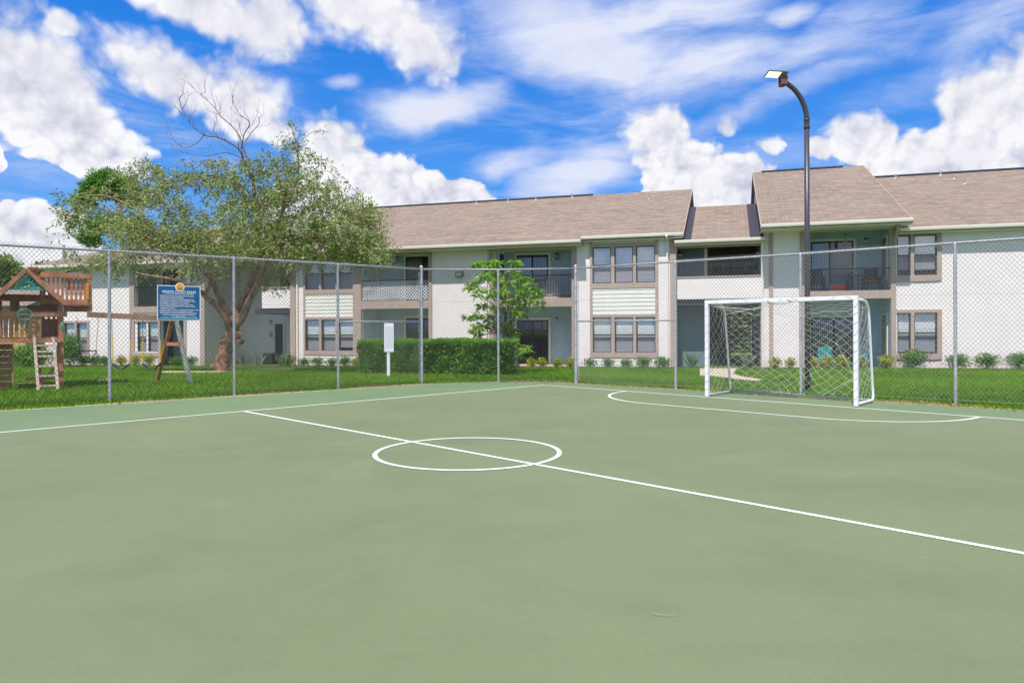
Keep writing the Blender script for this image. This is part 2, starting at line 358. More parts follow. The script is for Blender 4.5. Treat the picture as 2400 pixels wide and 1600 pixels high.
def courtmat(name, c1, c2):
    m = bpy.data.materials.new(name); m.use_nodes = True; t = N(m.node_tree); b = t.n['Principled BSDF']
    co = t.new('ShaderNodeTexCoord').outputs['Object']
    n1 = t.noise(co, .22, 5, .6); c_ = t.mix(t.ramp(n1, .3, .72), c1, c2)
    mp = t.new('ShaderNodeMapping', {'Vector': co, 'Rotation': (0, 0, R(45)), 'Scale': (.5, 5, 1)}).outputs[0]
    c_ = t.mix(t.ramp(t.noise(mp, .7, 6, .6, .4), .5, .8, 0., .10), c_, tuple(x * 1.35 for x in c2))
    mp2 = t.new('ShaderNodeMapping', {'Vector': co, 'Rotation': (0, 0, R(-45)), 'Scale': (.4, 3, 1)}).outputs[0]
    c_ = t.mix(t.ramp(t.noise(mp2, .8, 6, .6), .52, .8, 0., .25), c_, tuple(x * .75 for x in c1))
    c_ = t.mix(t.ramp(t.noise(co, .75, 6, .62, .5), .45, .75, 0., .6), c_, tuple(x * .85 for x in c1))
    c_ = t.mix(t.ramp(t.noise(co, .42, 7, .66, 1.2), .54, .72, 0., .5), c_, tuple(x * 1.12 for x in c2))
    c_ = t.mix(t.ramp(t.noise(co, 2.3, 6, .7, .6), .60, .8, 0., .25), c_, tuple(x * .70 for x in c1))
    c_ = t.mix(t.ramp(t.noise(co, 70, 4, .75), .35, .7, 0., .26), c_, tuple(x * .6 for x in c1))
    sc_ = t.noise(t.new('ShaderNodeMapping', {'Vector': co, 'Rotation': (0, 0, R(20)), 'Scale': (1.2, 14, 1)}).outputs[0], 1.1, 5, .6, .8)
    c_ = t.mix(t.m('MULTIPLY', t.ramp(sc_, .66, .74, 0., .5), t.ramp(t.noise(co, .5, 2), .5, .62)), c_, tuple(x * 1.25 for x in c2))
    # hair cracks and scuffs
    vo = t.new('ShaderNodeTexVoronoi', {'Vector': t.v('ADD', co, t.v('SCALE', t.noise(co, 1.5, 4, out=1), sc=.9)), 'Scale': .28}, feature='DISTANCE_TO_EDGE').outputs[0]
    msk = t.m('MULTIPLY', t.ramp(vo, .0022, .0, 0., 1.), t.ramp(t.noise(co, .35, 2), .56, .66, 0., .22))
    c_ = t.mix(msk, c_, tuple(x * .55 for x in c1))
    t.l.new(c_, b.inputs['Base Color']); b.inputs['Specular IOR Level'].default_value = .3
    t.l.new(t.ramp(n1, .3, .7, .68, .8), b.inputs['Roughness'])
    bp = t.new('ShaderNodeBump', {'Height': t.noise(co, 160, 3, .7), 'Strength': .12, 'Distance': .004}); t.l.new(bp.outputs[0], b.inputs['Normal'])
    return m
M['court'] = courtmat('court_green', (.158, .197, .093), (.186, .219, .113))
M['courtedge'] = courtmat('court_border_green', (.142, .214, .102), (.172, .226, .114))
M['line'] = mat('line_paint', (.80, .82, .76), .7, .05, 3, .05, 80)

# ------------------------------------------------------------------ ground
def ground():
    xs = np.concatenate([[-900, -300, -120], np.arange(-60, 61, 1.5), [120, 300, 900]]); ys = np.concatenate([[-900, -200, -60], np.arange(-30, 61, 1.5), [120, 300, 1200]])
    v = [(x, y, gz(x, y)) for y in ys for x in xs]; w = len(xs)
    f = [(j*w+i, j*w+i+1, (j+1)*w+i+1, (j+1)*w+i) for j in range(len(ys)-1) for i in range(w-1)]
    b = MB(); b.v = v; b.f = f
    m = bpy.data.materials.new('lawn_soil'); m.use_nodes = True; t = N(m.node_tree); p = t.n['Principled BSDF']
    co = t.new('ShaderNodeTexCoord').outputs['Object']
    c_ = t.mix(t.ramp(t.noise(co, .6, 6, .65), .35, .65), (.06, .14, .010), (.10, .22, .015))
    c_ = t.mix(t.ramp(t.noise(co, 25, 4, .7), .35, .65, 0., .6), c_, (.025, .06, .012))
    t.l.new(c_, p.inputs['Base Color']); p.inputs['Roughness'].default_value = .95
    t.l.new(t.new('ShaderNodeBump', {'Height': t.noise(co, 30, 4), 'Strength': .8, 'Distance': .04}).outputs[0], p.inputs['Normal'])
    o = b.build('lawn', m, smooth=True); tag(o, None, None, kind='structure')
ground()
LEFT = [(-26, -1.4), (-9.16, 12.75), (-6.99, 14.55), (-5.0, 16.25), (-3.2, 17.8), (-2.16, 18.7)]
RIGHT = [(-1.2, 19.15), (.2, 19.3), (1.16, 19.1), (2.4, 18.05), (3.95, 16.55), (6.74, 14.0), (8.9, 12.2), (24, -2.2)]
EDGE = LEFT + RIGHT + [(24, -16), (-26, -16)]
ed = MB(); ed.extz(EDGE[::-1], -.12, 0.); tag(ed.build('sports_court', M['courtedge']), None, None, kind='structure')
Cc = Vector((.80, 18.1)); bB = Vector((.7071, -.7071)); bA = Vector((-.7071, -.7071))     # court corner, along the goal line, along the touch line
def cp(b, m, z=0.): q = Cc + bB * b + bA * m; return (q.x, q.y, z)
inner = MB(); inner.quad(cp(.03, .03, .004), cp(.03, 34, .004), cp(26, 34, .004), cp(26, .03, .004)); inner.f = [tuple(reversed(f)) for f in inner.f]
LE = LEFT[0]
inner = MB(); inner.quad(cp(0, 0, .004), cp(26, 0, .004), cp(26, 30, .004), cp(0, 30, .004))
# keep only what lies on the slab
inner.v = [(x, y, z) for x, y, z in inner.v]; tag(inner.build('court_surface', M['court']), None, None, kind='structure')
def strip(mb, pts, w, z=.008):
    pts = [Vector(p[:2]) for p in pts]
    for i in range(len(pts) - 1):
        pass
    L = []
    for i, p in enumerate(pts):
        d = (pts[min(i+1, len(pts)-1)] - pts[max(i-1, 0)]).normalized(); n = Vector((-d.y, d.x)) * w / 2; L.append((p - n, p + n))
    for (a, b), (c_, d) in zip(L, L[1:]): mb.quad((a.x, a.y, z), (c_.x, c_.y, z), (d.x, d.y, z), (b.x, b.y, z))
LW = .055
ln = MB()
strip(ln, [cp(-LW/2, 0), cp(25, 0)], LW); strip(ln, [cp(0, LW/2 + .001), cp(0, 29)], LW)
hb = 7.86
strip(ln, [cp(LW/2 + .001, hb), cp(25, hb)], LW)
ln1 = ln.build('court_lines', M['line']); tag(ln1, None, None, kind='structure')
cc = (Vector((-.56, 8.27)) - Cc); cb, cm = cc.dot(bB), hb; r = 1.072
ci = MB(); strip(ci, [cp(cb + r * math.cos(i * math.pi / 48), cm + r * math.sin(i * math.pi / 48)) for i in range(97)], LW, .0095)
tag(ci.build('centre_circle_line', M['line']), None, None, kind='structure')
pa = [cp(4.53 + 1.93 * math.cos(math.pi - i * math.pi / 32), .03 + 1.93 * math.sin(i * math.pi / 32)) for i in range(17)] + [cp(7.56 + 1.93 * math.sin(i * math.pi / 32), .03 + 1.93 * math.cos(i * math.pi / 32)) for i in range(17)]
g_ = MB(); strip(g_, pa, LW, .0095); tag(g_.build('goal_area_line', M['line']), None, None, kind='structure')
# pale worn lip of the slab along the grass
lp = MB(); strip(lp, [(x * .999 + .02, y - .02) for x, y in LEFT], .035, .006); tag(lp.build('court_rim', M['line']), None, None, kind='structure')
# path slabs
def slab(name, px, z=.03, m=M['concrete']):
    pts = [grd(a, b, -.03) for a, b in px]; b = MB(); b.extz([(p.x, p.y) for p in pts], -.35, z)
    b.v = [(x, y, gz(x, y) + z if zz > -.1 else zz) for x, y, zz in b.v]
    return tag(b.build(name, m), None, None, kind='structure')
slab('path', [(1640, 861), (1728, 861), (1722, 868), (1718, 876), (1740, 884), (1790, 893), (1770, 896), (1715, 889), (1672, 882), (1640, 880)][::-1], .05)
slab('path', [(380, 871), (500, 870), (560, 862), (690, 855), (690, 858.5), (580, 865.5), (520, 874), (380, 876)][::-1], .05)
slab('path', [(280, 887), (246, 889), (215, 896), (250, 898)], .02)
def bed(u0, u1, n0, n1):
    b = MB(); q = [fw(u0, n0), fw(u1, n0), fw(u1, n1), fw(u0, n1)]; zs = [gz(p.x, p.y) + .03 for p in q]
    for i, p in enumerate(q): b.v.append((p.x, p.y, zs[i]))
    b.f.append((0, 1, 2, 3)); tag(b.build('planting_bed', M['soil']), None, None, kind='structure')
bed(fu(482), fu(860), -.75, -.02); bed(fu(1205), fu(1640), -.8, -.02); bed(fu(1745), fu(2700), -1.0, -.02); bed(fu(90), fu(470), -.7, -.02)
bed(fu(850, -6.9), fu(1215, -6.9), -7.3, -6.2)

# ------------------------------------------------------------------ foliage helper
def cards(name, P0, D, L, Wd, m, parent=None, seed=1, curl=.15, smooth=False):
    """P0: base points, D: leaf directions, L: lengths, Wd: widths -> one mesh of narrow leaf faces"""
    g = np.random.default_rng(seed); n = len(P0); D = D / np.linalg.norm(D, axis=1, keepdims=True)
    r = g.normal(size=(n, 3)); S = np.cross(D, r); S /= np.linalg.norm(S, axis=1, keepdims=True); Nn = np.cross(S, D)
    L = L[:, None]; Wd = Wd[:, None]
    a = P0; b = P0 + D * L * .45 + S * Wd / 2 + Nn * L * curl * .5; c_ = P0 + D * L - Nn * L * curl * .6; d = P0 + D * L * .45 - S * Wd / 2 + Nn * L * curl * .5
    V = np.stack([a, b, c_, d], 1).reshape(-1, 3).astype(np.float32)
    me = bpy.data.meshes.new(name); me.vertices.add(4 * n); me.vertices.foreach_set('co', V.ravel())
    me.loops.add(4 * n); me.loops.foreach_set('vertex_index', np.arange(4 * n, dtype=np.int32))
    me.polygons.add(n); me.polygons.foreach_set('loop_start', np.arange(0, 4 * n, 4, dtype=np.int32)); me.polygons.foreach_set('loop_total', np.full(n, 4, np.int32))
    me.update(calc_edges=True); me.materials.append(m)
    o = bpy.data.objects.new(name, me); COL.objects.link(o); o.parent = parent; return o
def inpoly(x, y, poly):
    c_ = np.zeros(len(x), bool); k = len(poly)
    for i in range(k):
        x0, y0 = poly[i]; x1, y1 = poly[(i+1) % k]
        if y0 == y1: continue
        c_ ^= ((y0 > y) != (y1 > y)) & (x < (x1 - x0) * (y - y0) / (y1 - y0) + x0)
    return c_
def edgedist(x, y, line):
    d = np.full(len(x), 1e9)
    for (x0, y0), (x1, y1) in zip(line, line[1:]):
        dx, dy = x1 - x0, y1 - y0; t = np.clip(((x - x0) * dx + (y - y0) * dy) / (dx*dx + dy*dy), 0, 1)
        d = np.minimum(d, np.hypot(x - x0 - t * dx, y - y0 - t * dy))
    return d
def gzv(x, y):
    dx, dy = x - O.x, y - O.y; u = dx * U.x + dy * U.y; n = dx * NN.x + dy * NN.y
    t = np.clip((n + 10.5) / 9, 0, 1); t = t * t * (3 - 2 * t); return -.02 + (-.16 + .009 * np.clip(u, -32, 20)) * t
def grass():
    g = np.random.default_rng(3); n = 680000
    Y = g.uniform(12, 40, n) ; k = g.uniform(-1.12, .95, n); X = k * Y
    keep = g.uniform(size=n) < np.clip((18. / Y) ** 1.2, 0, 1) * np.clip(Y / 20, 0, 1.)
    un = (X - O.x) * NN.x + (Y - O.y) * NN.y
    keep &= ~inpoly(X, Y, EDGE) & (un < -.75)
    for px in ([(1640, 861), (1728, 861), (1722, 868), (1718, 876), (1740, 884), (1790, 893), (1770, 896), (1715, 889), (1672, 882), (1640, 880)],
               [(380, 871), (500, 870), (560, 862), (690, 855), (690, 858.5), (580, 865.5), (520, 874), (380, 876)]):
        keep &= ~inpoly(X, Y, [tuple(grd(a, b, -.03)[:2]) for a, b in px])
    ed0 = edgedist(X, Y, EDGE[:-2]); keep &= (ed0 > .17 + .20 * np.sin(X * 2.1 + 1.7 * np.sin(Y * 1.3)) + .12 * np.sin(Y * 4.1 + X * 2.)) | (g.uniform(size=n) < .28)
    X, Y = X[keep], Y[keep]; n = len(X); ed_ = edgedist(X, Y, EDGE[:-2])
    patch = np.sin(X * 1.7 + 1.3 * np.sin(Y * 1.1)) + np.sin(Y * 2.3 + X * .9) * .7
    dry = (ed_ < .50 + .28 * patch + g.normal(size=n) * .12)
    D = np.stack([g.normal(size=n) * .45, g.normal(size=n) * .45, np.ones(n)], 1); L = g.uniform(.05, .10, n) * np.where(dry, .6, 1) * (1 + .25 * np.sin(X * .8) * np.sin(Y * .7)); Wd = g.uniform(.014, .026, n)
    P0 = np.stack([X, Y, gzv(X, Y) - .004], 1)
    tag(cards('grass', P0[~dry], D[~dry], L[~dry], Wd[~dry], M['blade'], seed=4), None, None, kind='stuff')
    D2 = D[dry].copy(); D2[:, 2] = .45
    tag(cards('dry_grass', P0[dry], D2, L[dry] * 1.1, Wd[dry], M['straw'], seed=5), None, None, kind='stuff')
grass()
drt = MB(); out = []
for (x0, y0) in LEFT + RIGHT:
    out.append((x0, y0))
L2 = [(-26, -.6), (-9.3, 13.3), (-7.1, 15.05), (-5.1, 16.7), (-3.3, 18.2), (-2.3, 19.05), (-1.2, 19.5), (.2, 19.65), (1.3, 19.4), (2.7, 18.3), (4.3, 16.8), (7.1, 14.35), (9.3, 12.5), (24, -1.6)]
for i in range(len(out) - 1):
    a, b, c_, d = out[i], out[i+1], L2[i+1], L2[i]; drt.quad((a[0], a[1], -.012), (b[0], b[1], -.012), (c_[0], c_[1], -.014), (d[0], d[1], -.014))
tag(drt.build('dirt_strip', mat('dry_earth', (.36, .25, .14), .95, .3, 3, .5, 30, col2=(.16, .17, .06))), None, None, kind='structure')

# ------------------------------------------------------------------ buildings
def bld(name, label, cat='building'):
    o = empty(name, (O.x, O.y, 0), -TH); return tag(o, label, cat)
def win(p, u0, u1, z0, z1, n=.03, blindfrac=1., low='screen', mull=None, kind='blind'):
    if u0 > u1: u0, u1 = u1, u0
    w, t = u1 - u0, .035; zm = (z0 + z1) / 2
    b = MB(); b.box(u0, u0 + t, n, n + .05, z0, z1); b.box(u1 - t, u1, n, n + .05, z0, z1); b.box(u0 + t, u1 - t, n, n + .05, z0, z0 + t); b.box(u0 + t, u1 - t, n, n + .05, z1 - t, z1); b.box(u0 + t, u1 - t, n - .012, n + .05, zm - .025, zm + .025)
    f = b.build('window', M['bronze'], p)
    g = MB(); g.quad((u0+t, n+.03, zm+.025), (u1-t, n+.03, zm+.025), (u1-t, n+.03, z1-t), (u0+t, n+.03, z1-t)); g.build('pane', M['glass'], f)
    g = MB(); g.quad((u0+t, n+.02, z0+t), (u1-t, n+.02, z0+t), (u1-t, n+.02, zm-.025), (u0+t, n+.02, zm-.025)); g.build('insect_screen' if low == 'screen' else 'pane', M[low], f)
    if blindfrac > 0:
        s = MB(); z = z1 - .04; zb = z1 - (z1 - z0) * blindfrac
        while z > zb + .03:
            s.bar(((u0+t), n + .12, z), ((u1-t), n + .12, z), .050, .003, up=(0, 1, -.30)); z -= .052
        s.box(u0 + t, u1 - t, n + .10, n + .14, zb + .005, zb + .03)
        s.build('blind', M['blind'], f)
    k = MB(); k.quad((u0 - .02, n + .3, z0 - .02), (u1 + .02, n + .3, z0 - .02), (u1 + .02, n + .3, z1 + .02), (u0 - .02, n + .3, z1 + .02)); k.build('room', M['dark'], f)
    return f
def trimbox(mb, u0, u1, z0, z1, n=-.045, n1=-.001): mb.box(u0, u1, n, n1, z0, z1)
def rooffn(p, u0, u1, n0, z0, nr, nb, drop=0, th=.16, pitch=5/12, vent=True, gut=True, name='roof'):
    zr = z0 + (nr - n0) * pitch; zb = zr - (nb - nr) * pitch
    b = MB(); b.ext([(n0, z0), (nr, zr), (nb, zb), (nb, zb - th), (nr, zr - th * 1.1), (n0, z0 - th)][::-1], u0, u1)
    r_ = b.build(name, M['shingle'], p)
    # rake boards
    for u, s_ in ((u0, -1), (u1, 1)):
        k = MB(); a, c_ = (u, u + s_ * .03) if s_ > 0 else (u - .03, u); k.ext([(n0, z0 - .02), (nr, zr - .02), (nb, zb - .02), (nb, zb - th - .05), (nr, zr - th - .05), (n0, z0 - th - .02)][::-1], a, c_)
        k.build('rake_board', M['trim'], r_)
    if gut:
        k = MB(); k.ext([(n0 - .13, z0 + .004), (n0 - .13, z0 - .04), (n0 - .118, z0 - .10), (n0 - .09, z0 - .13), (n0 - .002, z0 - .13), (n0 - .002, z0 + .004)], u0 - .02, u1 + .02); k.build('gutter', M['cream'], r_)
    if vent:
        k = MB(); k.ext([(nr - .17, zr - .035), (nr, zr + .065), (nr + .17, zr - .035), (nr, zr + .02)], u0 + .4, u1 - .9); k.build('ridge_vent', M['black'], r_)
    return r_
def soffit(p, u0, u1, n0, n1, z):
    k = MB(); k.box(u0, u1, n0 + .005, n1, z - .03, z); return k.build('soffit', M['cream'], p)
def vents(r_, spec, nr, zr, z0, n0):
    for u, fr in spec:
        n = n0 + (nr - n0) * fr; z = z0 + (zr - z0) * fr; k = MB(); k.tube([(u, n, z - .05), (u, n, z + .22)], .045, 8); k.lathe((u, n, z - .02), [(.11, 0), (.05, .07)], 8); k.build('vent_pipe', M['galv'], r_)
def railing(p, u0, u1, n, z0, z1, lattice=False):
    b = MB(); b.box(u0, u1, n, n + .04, z1 - .05, z1); b.box(u0, u1, n, n + .04, z0 + .06, z0 + .10)
    u = u0 + .06
    while u < u1: b.box(u, u + .016, n + .012, n + .028, z0 + .10, z1 - .05); u += .11
    o = b.build('railing', M['black'], p)
    if lattice:
        k = MB(); h = z1 - .06 - z0 - .04; s = .145; u = u0 - h
        while u < u1:
            for sg in (0, 1):
                a = [u, z0 + .04] if sg == 0 else [u, z1 - .06]; e = [u + h, z1 - .06] if sg == 0 else [u + h, z0 + .04]
                # clip
                def cl(a, e):
                    dx, dz = e[0]-a[0], e[1]-a[1]; t0 = max(0, (u0 + .05 - a[0]) / dx); t1 = min(1, (u1 - .05 - a[0]) / dx)
                    return None if t1 <= t0 else ((a[0]+dx*t0, a[1]+dz*t0), (a[0]+dx*t1, a[1]+dz*t1))
                q = cl(a, e)
                if q: k.bar((q[0][0], n - .012 - .008 * sg, q[0][1]), (q[1][0], n - .012 - .008 * sg, q[1][1]), .006, .04, up=(0, 1, 0)) if False else k.bar((q[0][0], n - .012 - .008 * sg, q[0][1]), (q[1][0], n - .012 - .008 * sg, q[1][1]), .026, .007, up=(0, 1, 0))
            u += s
        k.build('lattice_panel', M['white'], o)
    return o
def slider(p, u0, u1, z0, z1, n, ft=.11, left='vblind', right='dark', split=.5):
    """sliding door with a pale frame; n = wall face it stands on"""
    b = MB(); b.box(u0 - ft, u0, n - .035, n - .002, z0, z1 + ft); b.box(u1, u1 + ft, n - .035, n - .002, z0, z1 + ft); b.box(u0, u1, n - .035, n - .002, z1, z1 + ft)
    d = b.build('sliding_door', M['whitetrim'], p)
    s = MB(); um = u0 + (u1 - u0) * split
    for a, e, q in ((u0, um + .03, 0.), (um - .03, u1, .02)):
        y0, y1 = n - .03 + q - .02, n - .012 + q - .02
        s.box(a, a + .06, y0, y1, z0, z1); s.box(e - .06, e, y0, y1, z0, z1); s.box(a + .06, e - .06, y0, y1, z1 - .06, z1); s.box(a + .06, e - .06, y0, y1, z0, z0 + .07)
    s.build('door_frame', M['black'], d)
    g = MB(); g.quad((u0 + .05, n - .028, z0), (u1 - .05, n - .028, z0), (u1 - .05, n - .028, z1), (u0 + .05, n - .028, z1)); g.build('pane', M['darkglass'], d)
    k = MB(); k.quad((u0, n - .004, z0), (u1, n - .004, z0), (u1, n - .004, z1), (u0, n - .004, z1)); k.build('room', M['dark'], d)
    for side, (a, e) in ((left, (u0 + .06, um - .03)), (right, (um + .03, u1 - .06))):
        if side in ('vblind', 'vdark', 'beige'):
            k = MB(); u = a
            while u < e - .03: k.box(u, u + .055, n - .012, n - .009, z0 + .08, z1 - .07); u += .075 if side != 'beige' else .057
            k.build('vertical_blind', {'vblind': M['blind'], 'vdark': M['cloth'], 'beige': M['beige']}[side], d)
    return d
def globe(p, u, n, z):
    b = MB(); b.box(u - .06, u + .06, n - .05, n - .003, z + .02, z + .13); b.tube([(u, n - .05, z + .07), (u, n - .11, z + .07)], .05, 10); o = b.build('wall_lamp', M['black'], p)
    g = MB(); g.lathe((u, n - .11, z - .07), [(.02, 0), (.07, .015), (.095, .06), (.085, .11), (.05, .13)], 12); g.build('globe', M['globe'], o, smooth=True)
def lantern(p, u, n, z):
    b = MB(); b.box(u - .03, u + .03, n - .09, n - .003, z + .10, z + .14); b.lathe((u, n - .11, z + .09), [(.11, 0), (.03, .07)], 4)
    for a in range(4): b.tube([(u + .085 * math.cos(a * math.pi/2), n - .11 + .085 * math.sin(a * math.pi/2), z - .12), (u + .085 * math.cos(a * math.pi/2), n - .11 + .085 * math.sin(a * math.pi/2), z + .09)], .009, 4)
    b.lathe((u, n - .11, z - .14), [(.07, 0), (.09, .03)], 4); o = b.build('wall_lamp', M['brass'], p)
    g = MB(); g.lathe((u, n - .11, z - .11), [(.06, 0), (.07, .19)], 4); g.build('globe', M['globe'], o)
def downspout(p, u, z0, z1, n=-.09, elbow=.5):
    b = MB(); b.box(u - .04, u + .04, n, n + .07, z0, z1 - elbow); b.bar((u, n + .035, z1 - elbow + .03), (u - .0, n - .45, z1 - .1), .08, .06, up=(1, 0, 0)); b.build('downspout', M['cream'], p)
RD = 1.6                                                    # depth of the balconies
def balcony(p, u0, u1, zf, zs0, zs1, zh, wallmat='blue', base=-.25):
    """recess behind the wall plane: back wall, side walls, slab; u0..u1 opening, zs0..zs1 slab edge, zh header underside"""
    b = MB(); b.siding(u0 - .3, u1 + .3, base, zh + .3, RD, .17); bw = b.build('back_wall', M[wallmat], p)
    for a, e in ((u0 - .12, u0 - .001), (u1 + .001, u1 + .12)): s = MB(); s.box(a, e, .2, RD - .03, base, zh + .3); s.build('side_wall', M[wallmat], p)
    for nm, q0, q1 in (('balcony_slab', zs0 + .04, zs1 - .04), ('balcony_ceiling', zh + .16, zh + .25)): k = MB(); k.box(u0 - .1, u1 + .1, .001, RD - .03, q0, q1); k.build(nm, M['whitetrim'], p)
    t = MB(); trimbox(t, u0, u1, zs0, zs1, -.06, .0); t.build('slab_trim', M['trim'], p)
    f = MB(); f.box(u0 - .1, u1 + .1, .0, RD - .03, base - .3, -.12); f.build('patio', M['concrete'], p)

ZB = -.7
# --- middle building
mb_ = bld('apartment_building', 'long two-storey white building behind the hedge, with a white lattice balcony railing')
uL, uR = fu(681), fu(1584)
zU1, zU0, zL1, zL0 = fz(1460, 578), fz(1460, 663), fz(1460, 743), fz(1460, 826)
bA_ = [fu(712), fu(716), fu(748.5), fu(754), fu(787), fu(793), fu(828), fu(834)]
bB_ = [fu(1383), fu(1389), fu(1432.6), fu(1440.5), fu(1484), fu(1491), fu(1536), fu(1543)]
ZE = 5.12
b1 = (fu(847), fu(1005)); b2 = (fu(1158), fu(1340))
zs1, zs0 = fz(1250, 699), fz(1250, 719); zh = fz(1250, 586)
holes = [(b1[0], b1[1], ZB, zh), (b2[0], b2[1], ZB, zh)]
for B in (bA_, bB_):
    for i in (1, 3, 5): holes += [(B[i], B[i+1], zU0, zU1), (B[i], B[i+1], zL0, zL1)]
w = MB(); w.wall(uL, uR, ZB, ZE, holes, 0, .2); w.box(uL, uL + .2, .2, 13, ZB, ZE - .2); w.box(uR - .2, uR, .2, 13, ZB, ZE - .2)
w.box(uL + .2, uR - .2, 12.8, 13, ZB, ZE - .2)
w.ext([(0.1, ZE - .25), (7.1, 8.02), (13, ZE + .3), (13, ZE - .25)][::-1], uR - .2, uR - .002); w.ext([(0.1, ZE - .25), (7.1, 8.02), (13, ZE + .3), (13, ZE - .25)][::-1], uL + .002, uL + .2)
w.build('wall', M['stucco'], mb_)
for B in (bA_, bB_):
    t = MB()
    ztop = fz(1460, 553); z675, z735, z838 = fz(1460, 675), fz(1460, 736), fz(1460, 838)
    for a, e in ((0, 1), (2, 3), (4, 5), (6, 7)):
        for q0, q1 in ((zU0, zU1), (zL0, zL1)): trimbox(t, B[a], B[e], q0, q1)
    for q0, q1 in ((zU1, fz(1460, 570)), (z675, zU0), (zL1, z735), (z838, zL0)): trimbox(t, B[0], B[7], q0, q1)
    for a, e in ((0, 1), (6, 7)): trimbox(t, B[a], B[e], fz(1460, 570), ztop); trimbox(t, B[a], B[e], z735, z675); 
    t.build('window_trim', M['trim'], mb_)
    for a, e, q0, q1 in ((B[1], B[6], z735, z675), (B[0], B[7], ZB, z838)): s = MB(); s.siding(a, e, q0, q1, -.005, .165); s.build('siding_panel', M['siding'], mb_)
    for i in (1, 3, 5):
        win(mb_, B[i], B[i+1], zU0, zU1, .02, 1.); win(mb_, B[i], B[i+1], zL0, zL1, .02, 1. if (B is bB_ or i < 5) else .9)
for (a, e) in (b1, b2): balcony(mb_, a, e, 0, zs0, zs1, zh)
t = MB()
for a, e in ((fu(681), fu(693)), (fu(834.2), fu(847)), (fu(1005), fu(1013)), (fu(1147), fu(1158)), (fu(1340), fu(1352)), (fu(1571), fu(1584))):
    t = MB(); trimbox(t, a, e, ZB, ZE - .02, -.05)
    if e > uR - .01: t.box(e + .001, e + .04, -.05, .14, ZB, ZE - .02)
    t.build('corner_trim', M['trim'], mb_)
for a, e in (b1, b2): t = MB(); trimbox(t, a, e, zh, zh + .16, -.05); t.build('header_trim', M['trim'], mb_)
rz0 = 5.20
rl = rooffn(mb_, uL - .3, fu(1368), -.72, rz0 - .17, 7.1, 13.4, name='roof')
rr = rooffn(mb_, fu(1368), uR + .3, -.32, rz0 - .17 + .4 * 5/12, 7.1, 13.4, vent=False, name='roof')
soffit(mb_, uL - .3, fu(1368), -.72, .0, rz0 - .32); soffit(mb_, fu(1368), uR + .3, -.32, .0, rz0 - .18)
zr_ = rz0 - .17 + 7.82 * 5/12
vents(rl, [(fu(1110, 6), .92), (fu(1185, 6), .92), (fu(1250, 6), .93), (fu(1335, 6), .95), (fu(1518, 5), .80)], 7.1, zr_, rz0 - .17, -.72)
downspout(mb_, fu(1141), fz(1141, 850), ZE, elbow=.35); downspout(mb_, fu(1565), fz(1565, 850), ZE + .05, n=-.08, elbow=.25)
downspout(mb_, fu(698), -.2, ZE, n=-.08, elbow=.3)
o = railing(mb_, b1[0], b1[1], .04, zs1, fz(930, 655), True)
railing(mb_, b2[0], b2[1], .04, zs1, fz(1250, 644))
zf2 = zs1 + .02; dz = 2.08
for a, e, l, r_ in ((fu(953, RD), fu(1012, RD), 'vdark', None),): slider(mb_, a, a + 1.75, zf2, zf2 + dz, RD - .03, left='vdark', right=None); slider(mb_, a, a + 1.75, -.12, -.12 + dz, RD - .03, left=None, right='beige')
a = fu(1213, RD); e = fu(1286, RD); slider(mb_, a, e, zf2, fz(1250, 598, RD), RD - .03, left='vblind', right='vdark'); slider(mb_, a, e, -.12, fz(1250, 750, RD), RD - .03, left=None, right=None)
for q0, q1 in ((zf2 + .4, zf2 + 1.9), (.3, 1.85)):
    f = MB(); a, e = fu(868, RD), fu(884, RD)
    f.box(a - .07, e + .07, RD - .06, RD - .032, q0 - .07, q1 + .07); f = f.build('window', M['whitetrim'], mb_)
    g = MB(); g.box(a, e, RD - .068, RD - .0605, q0, q1); g.build('pane', M['black'], f)
globe(mb_, fu(930, RD), RD - .03, fz(930, 607, RD)); lantern(mb_, fu(1307, RD), RD - .03, fz(1307, 601, RD)); globe(mb_, fu(1305, RD), RD - .03, fz(1305, 750, RD))
# small side window on second balcony
f = MB(); u_ = b2[0] + .004; f.box(u_, u_ + .04, .55, 1.35, zf2 + .1, zf2 + 2.15); f = f.build('side_door', M['whitetrim'], mb_); g = MB(); g.box(u_ + .041, u_ + .05, .66, 1.24, zf2 + .12, zf2 + 2.0); g.build('pane', M['black'], f)
# flood light
u_, z_ = fu(1079), fz(1079, 643)
f = MB(); f.box(u_ - .17, u_ + .17, -.17, -.05, z_ - .11, z_ + .11); f.box(u_ - .04, u_ + .04, -.05, -.001, z_ - .05, z_ + .05); f = f.build('flood_light', M['brass'], mb_, bevel=.012)
g = MB(); g.box(u_ - .13, u_ + .13, -.178, -.171, z_ - .08, z_ + .07); g.build('lens', M['globe'], f)
# meter box at corner
# --- right building
rb = bld('apartment_building', 'white two-storey building at the right edge, with railed balcony behind the goal')
uR0, uR1 = fu(1802), fu(2095); uEnd = 32.
pn = -.0
b3 = (fu(1888), fu(2088)); zs31, zs30 = fz(1990, 681), fz(1990, 700); zh3 = fz(1990, 540)
w1 = [(fu(2103), fu(2134)), (fu(2142), fu(2196))]; zr1, zr0, zq1, zq0 = fz(2150, 551), fz(2150, 645), fz(2150, 733), fz(2150, 828)
holes = [(b3[0], b3[1], ZB, zh3)] + [(a, e, c_, d) for a, e in w1 for c_, d in ((zr0, zr1), (zq0, zq1))]
xw = (24.5, 27.2); holes += [(xw[0], xw[1], zr0, zr1), (xw[0], xw[1], zq0, zq1)]
w = MB(); w.wall(fu(1790), uEnd, ZB, ZE, holes, 0, .2); w.box(fu(1790), fu(1790) + .2, .2, 15, ZB, ZE - .2)
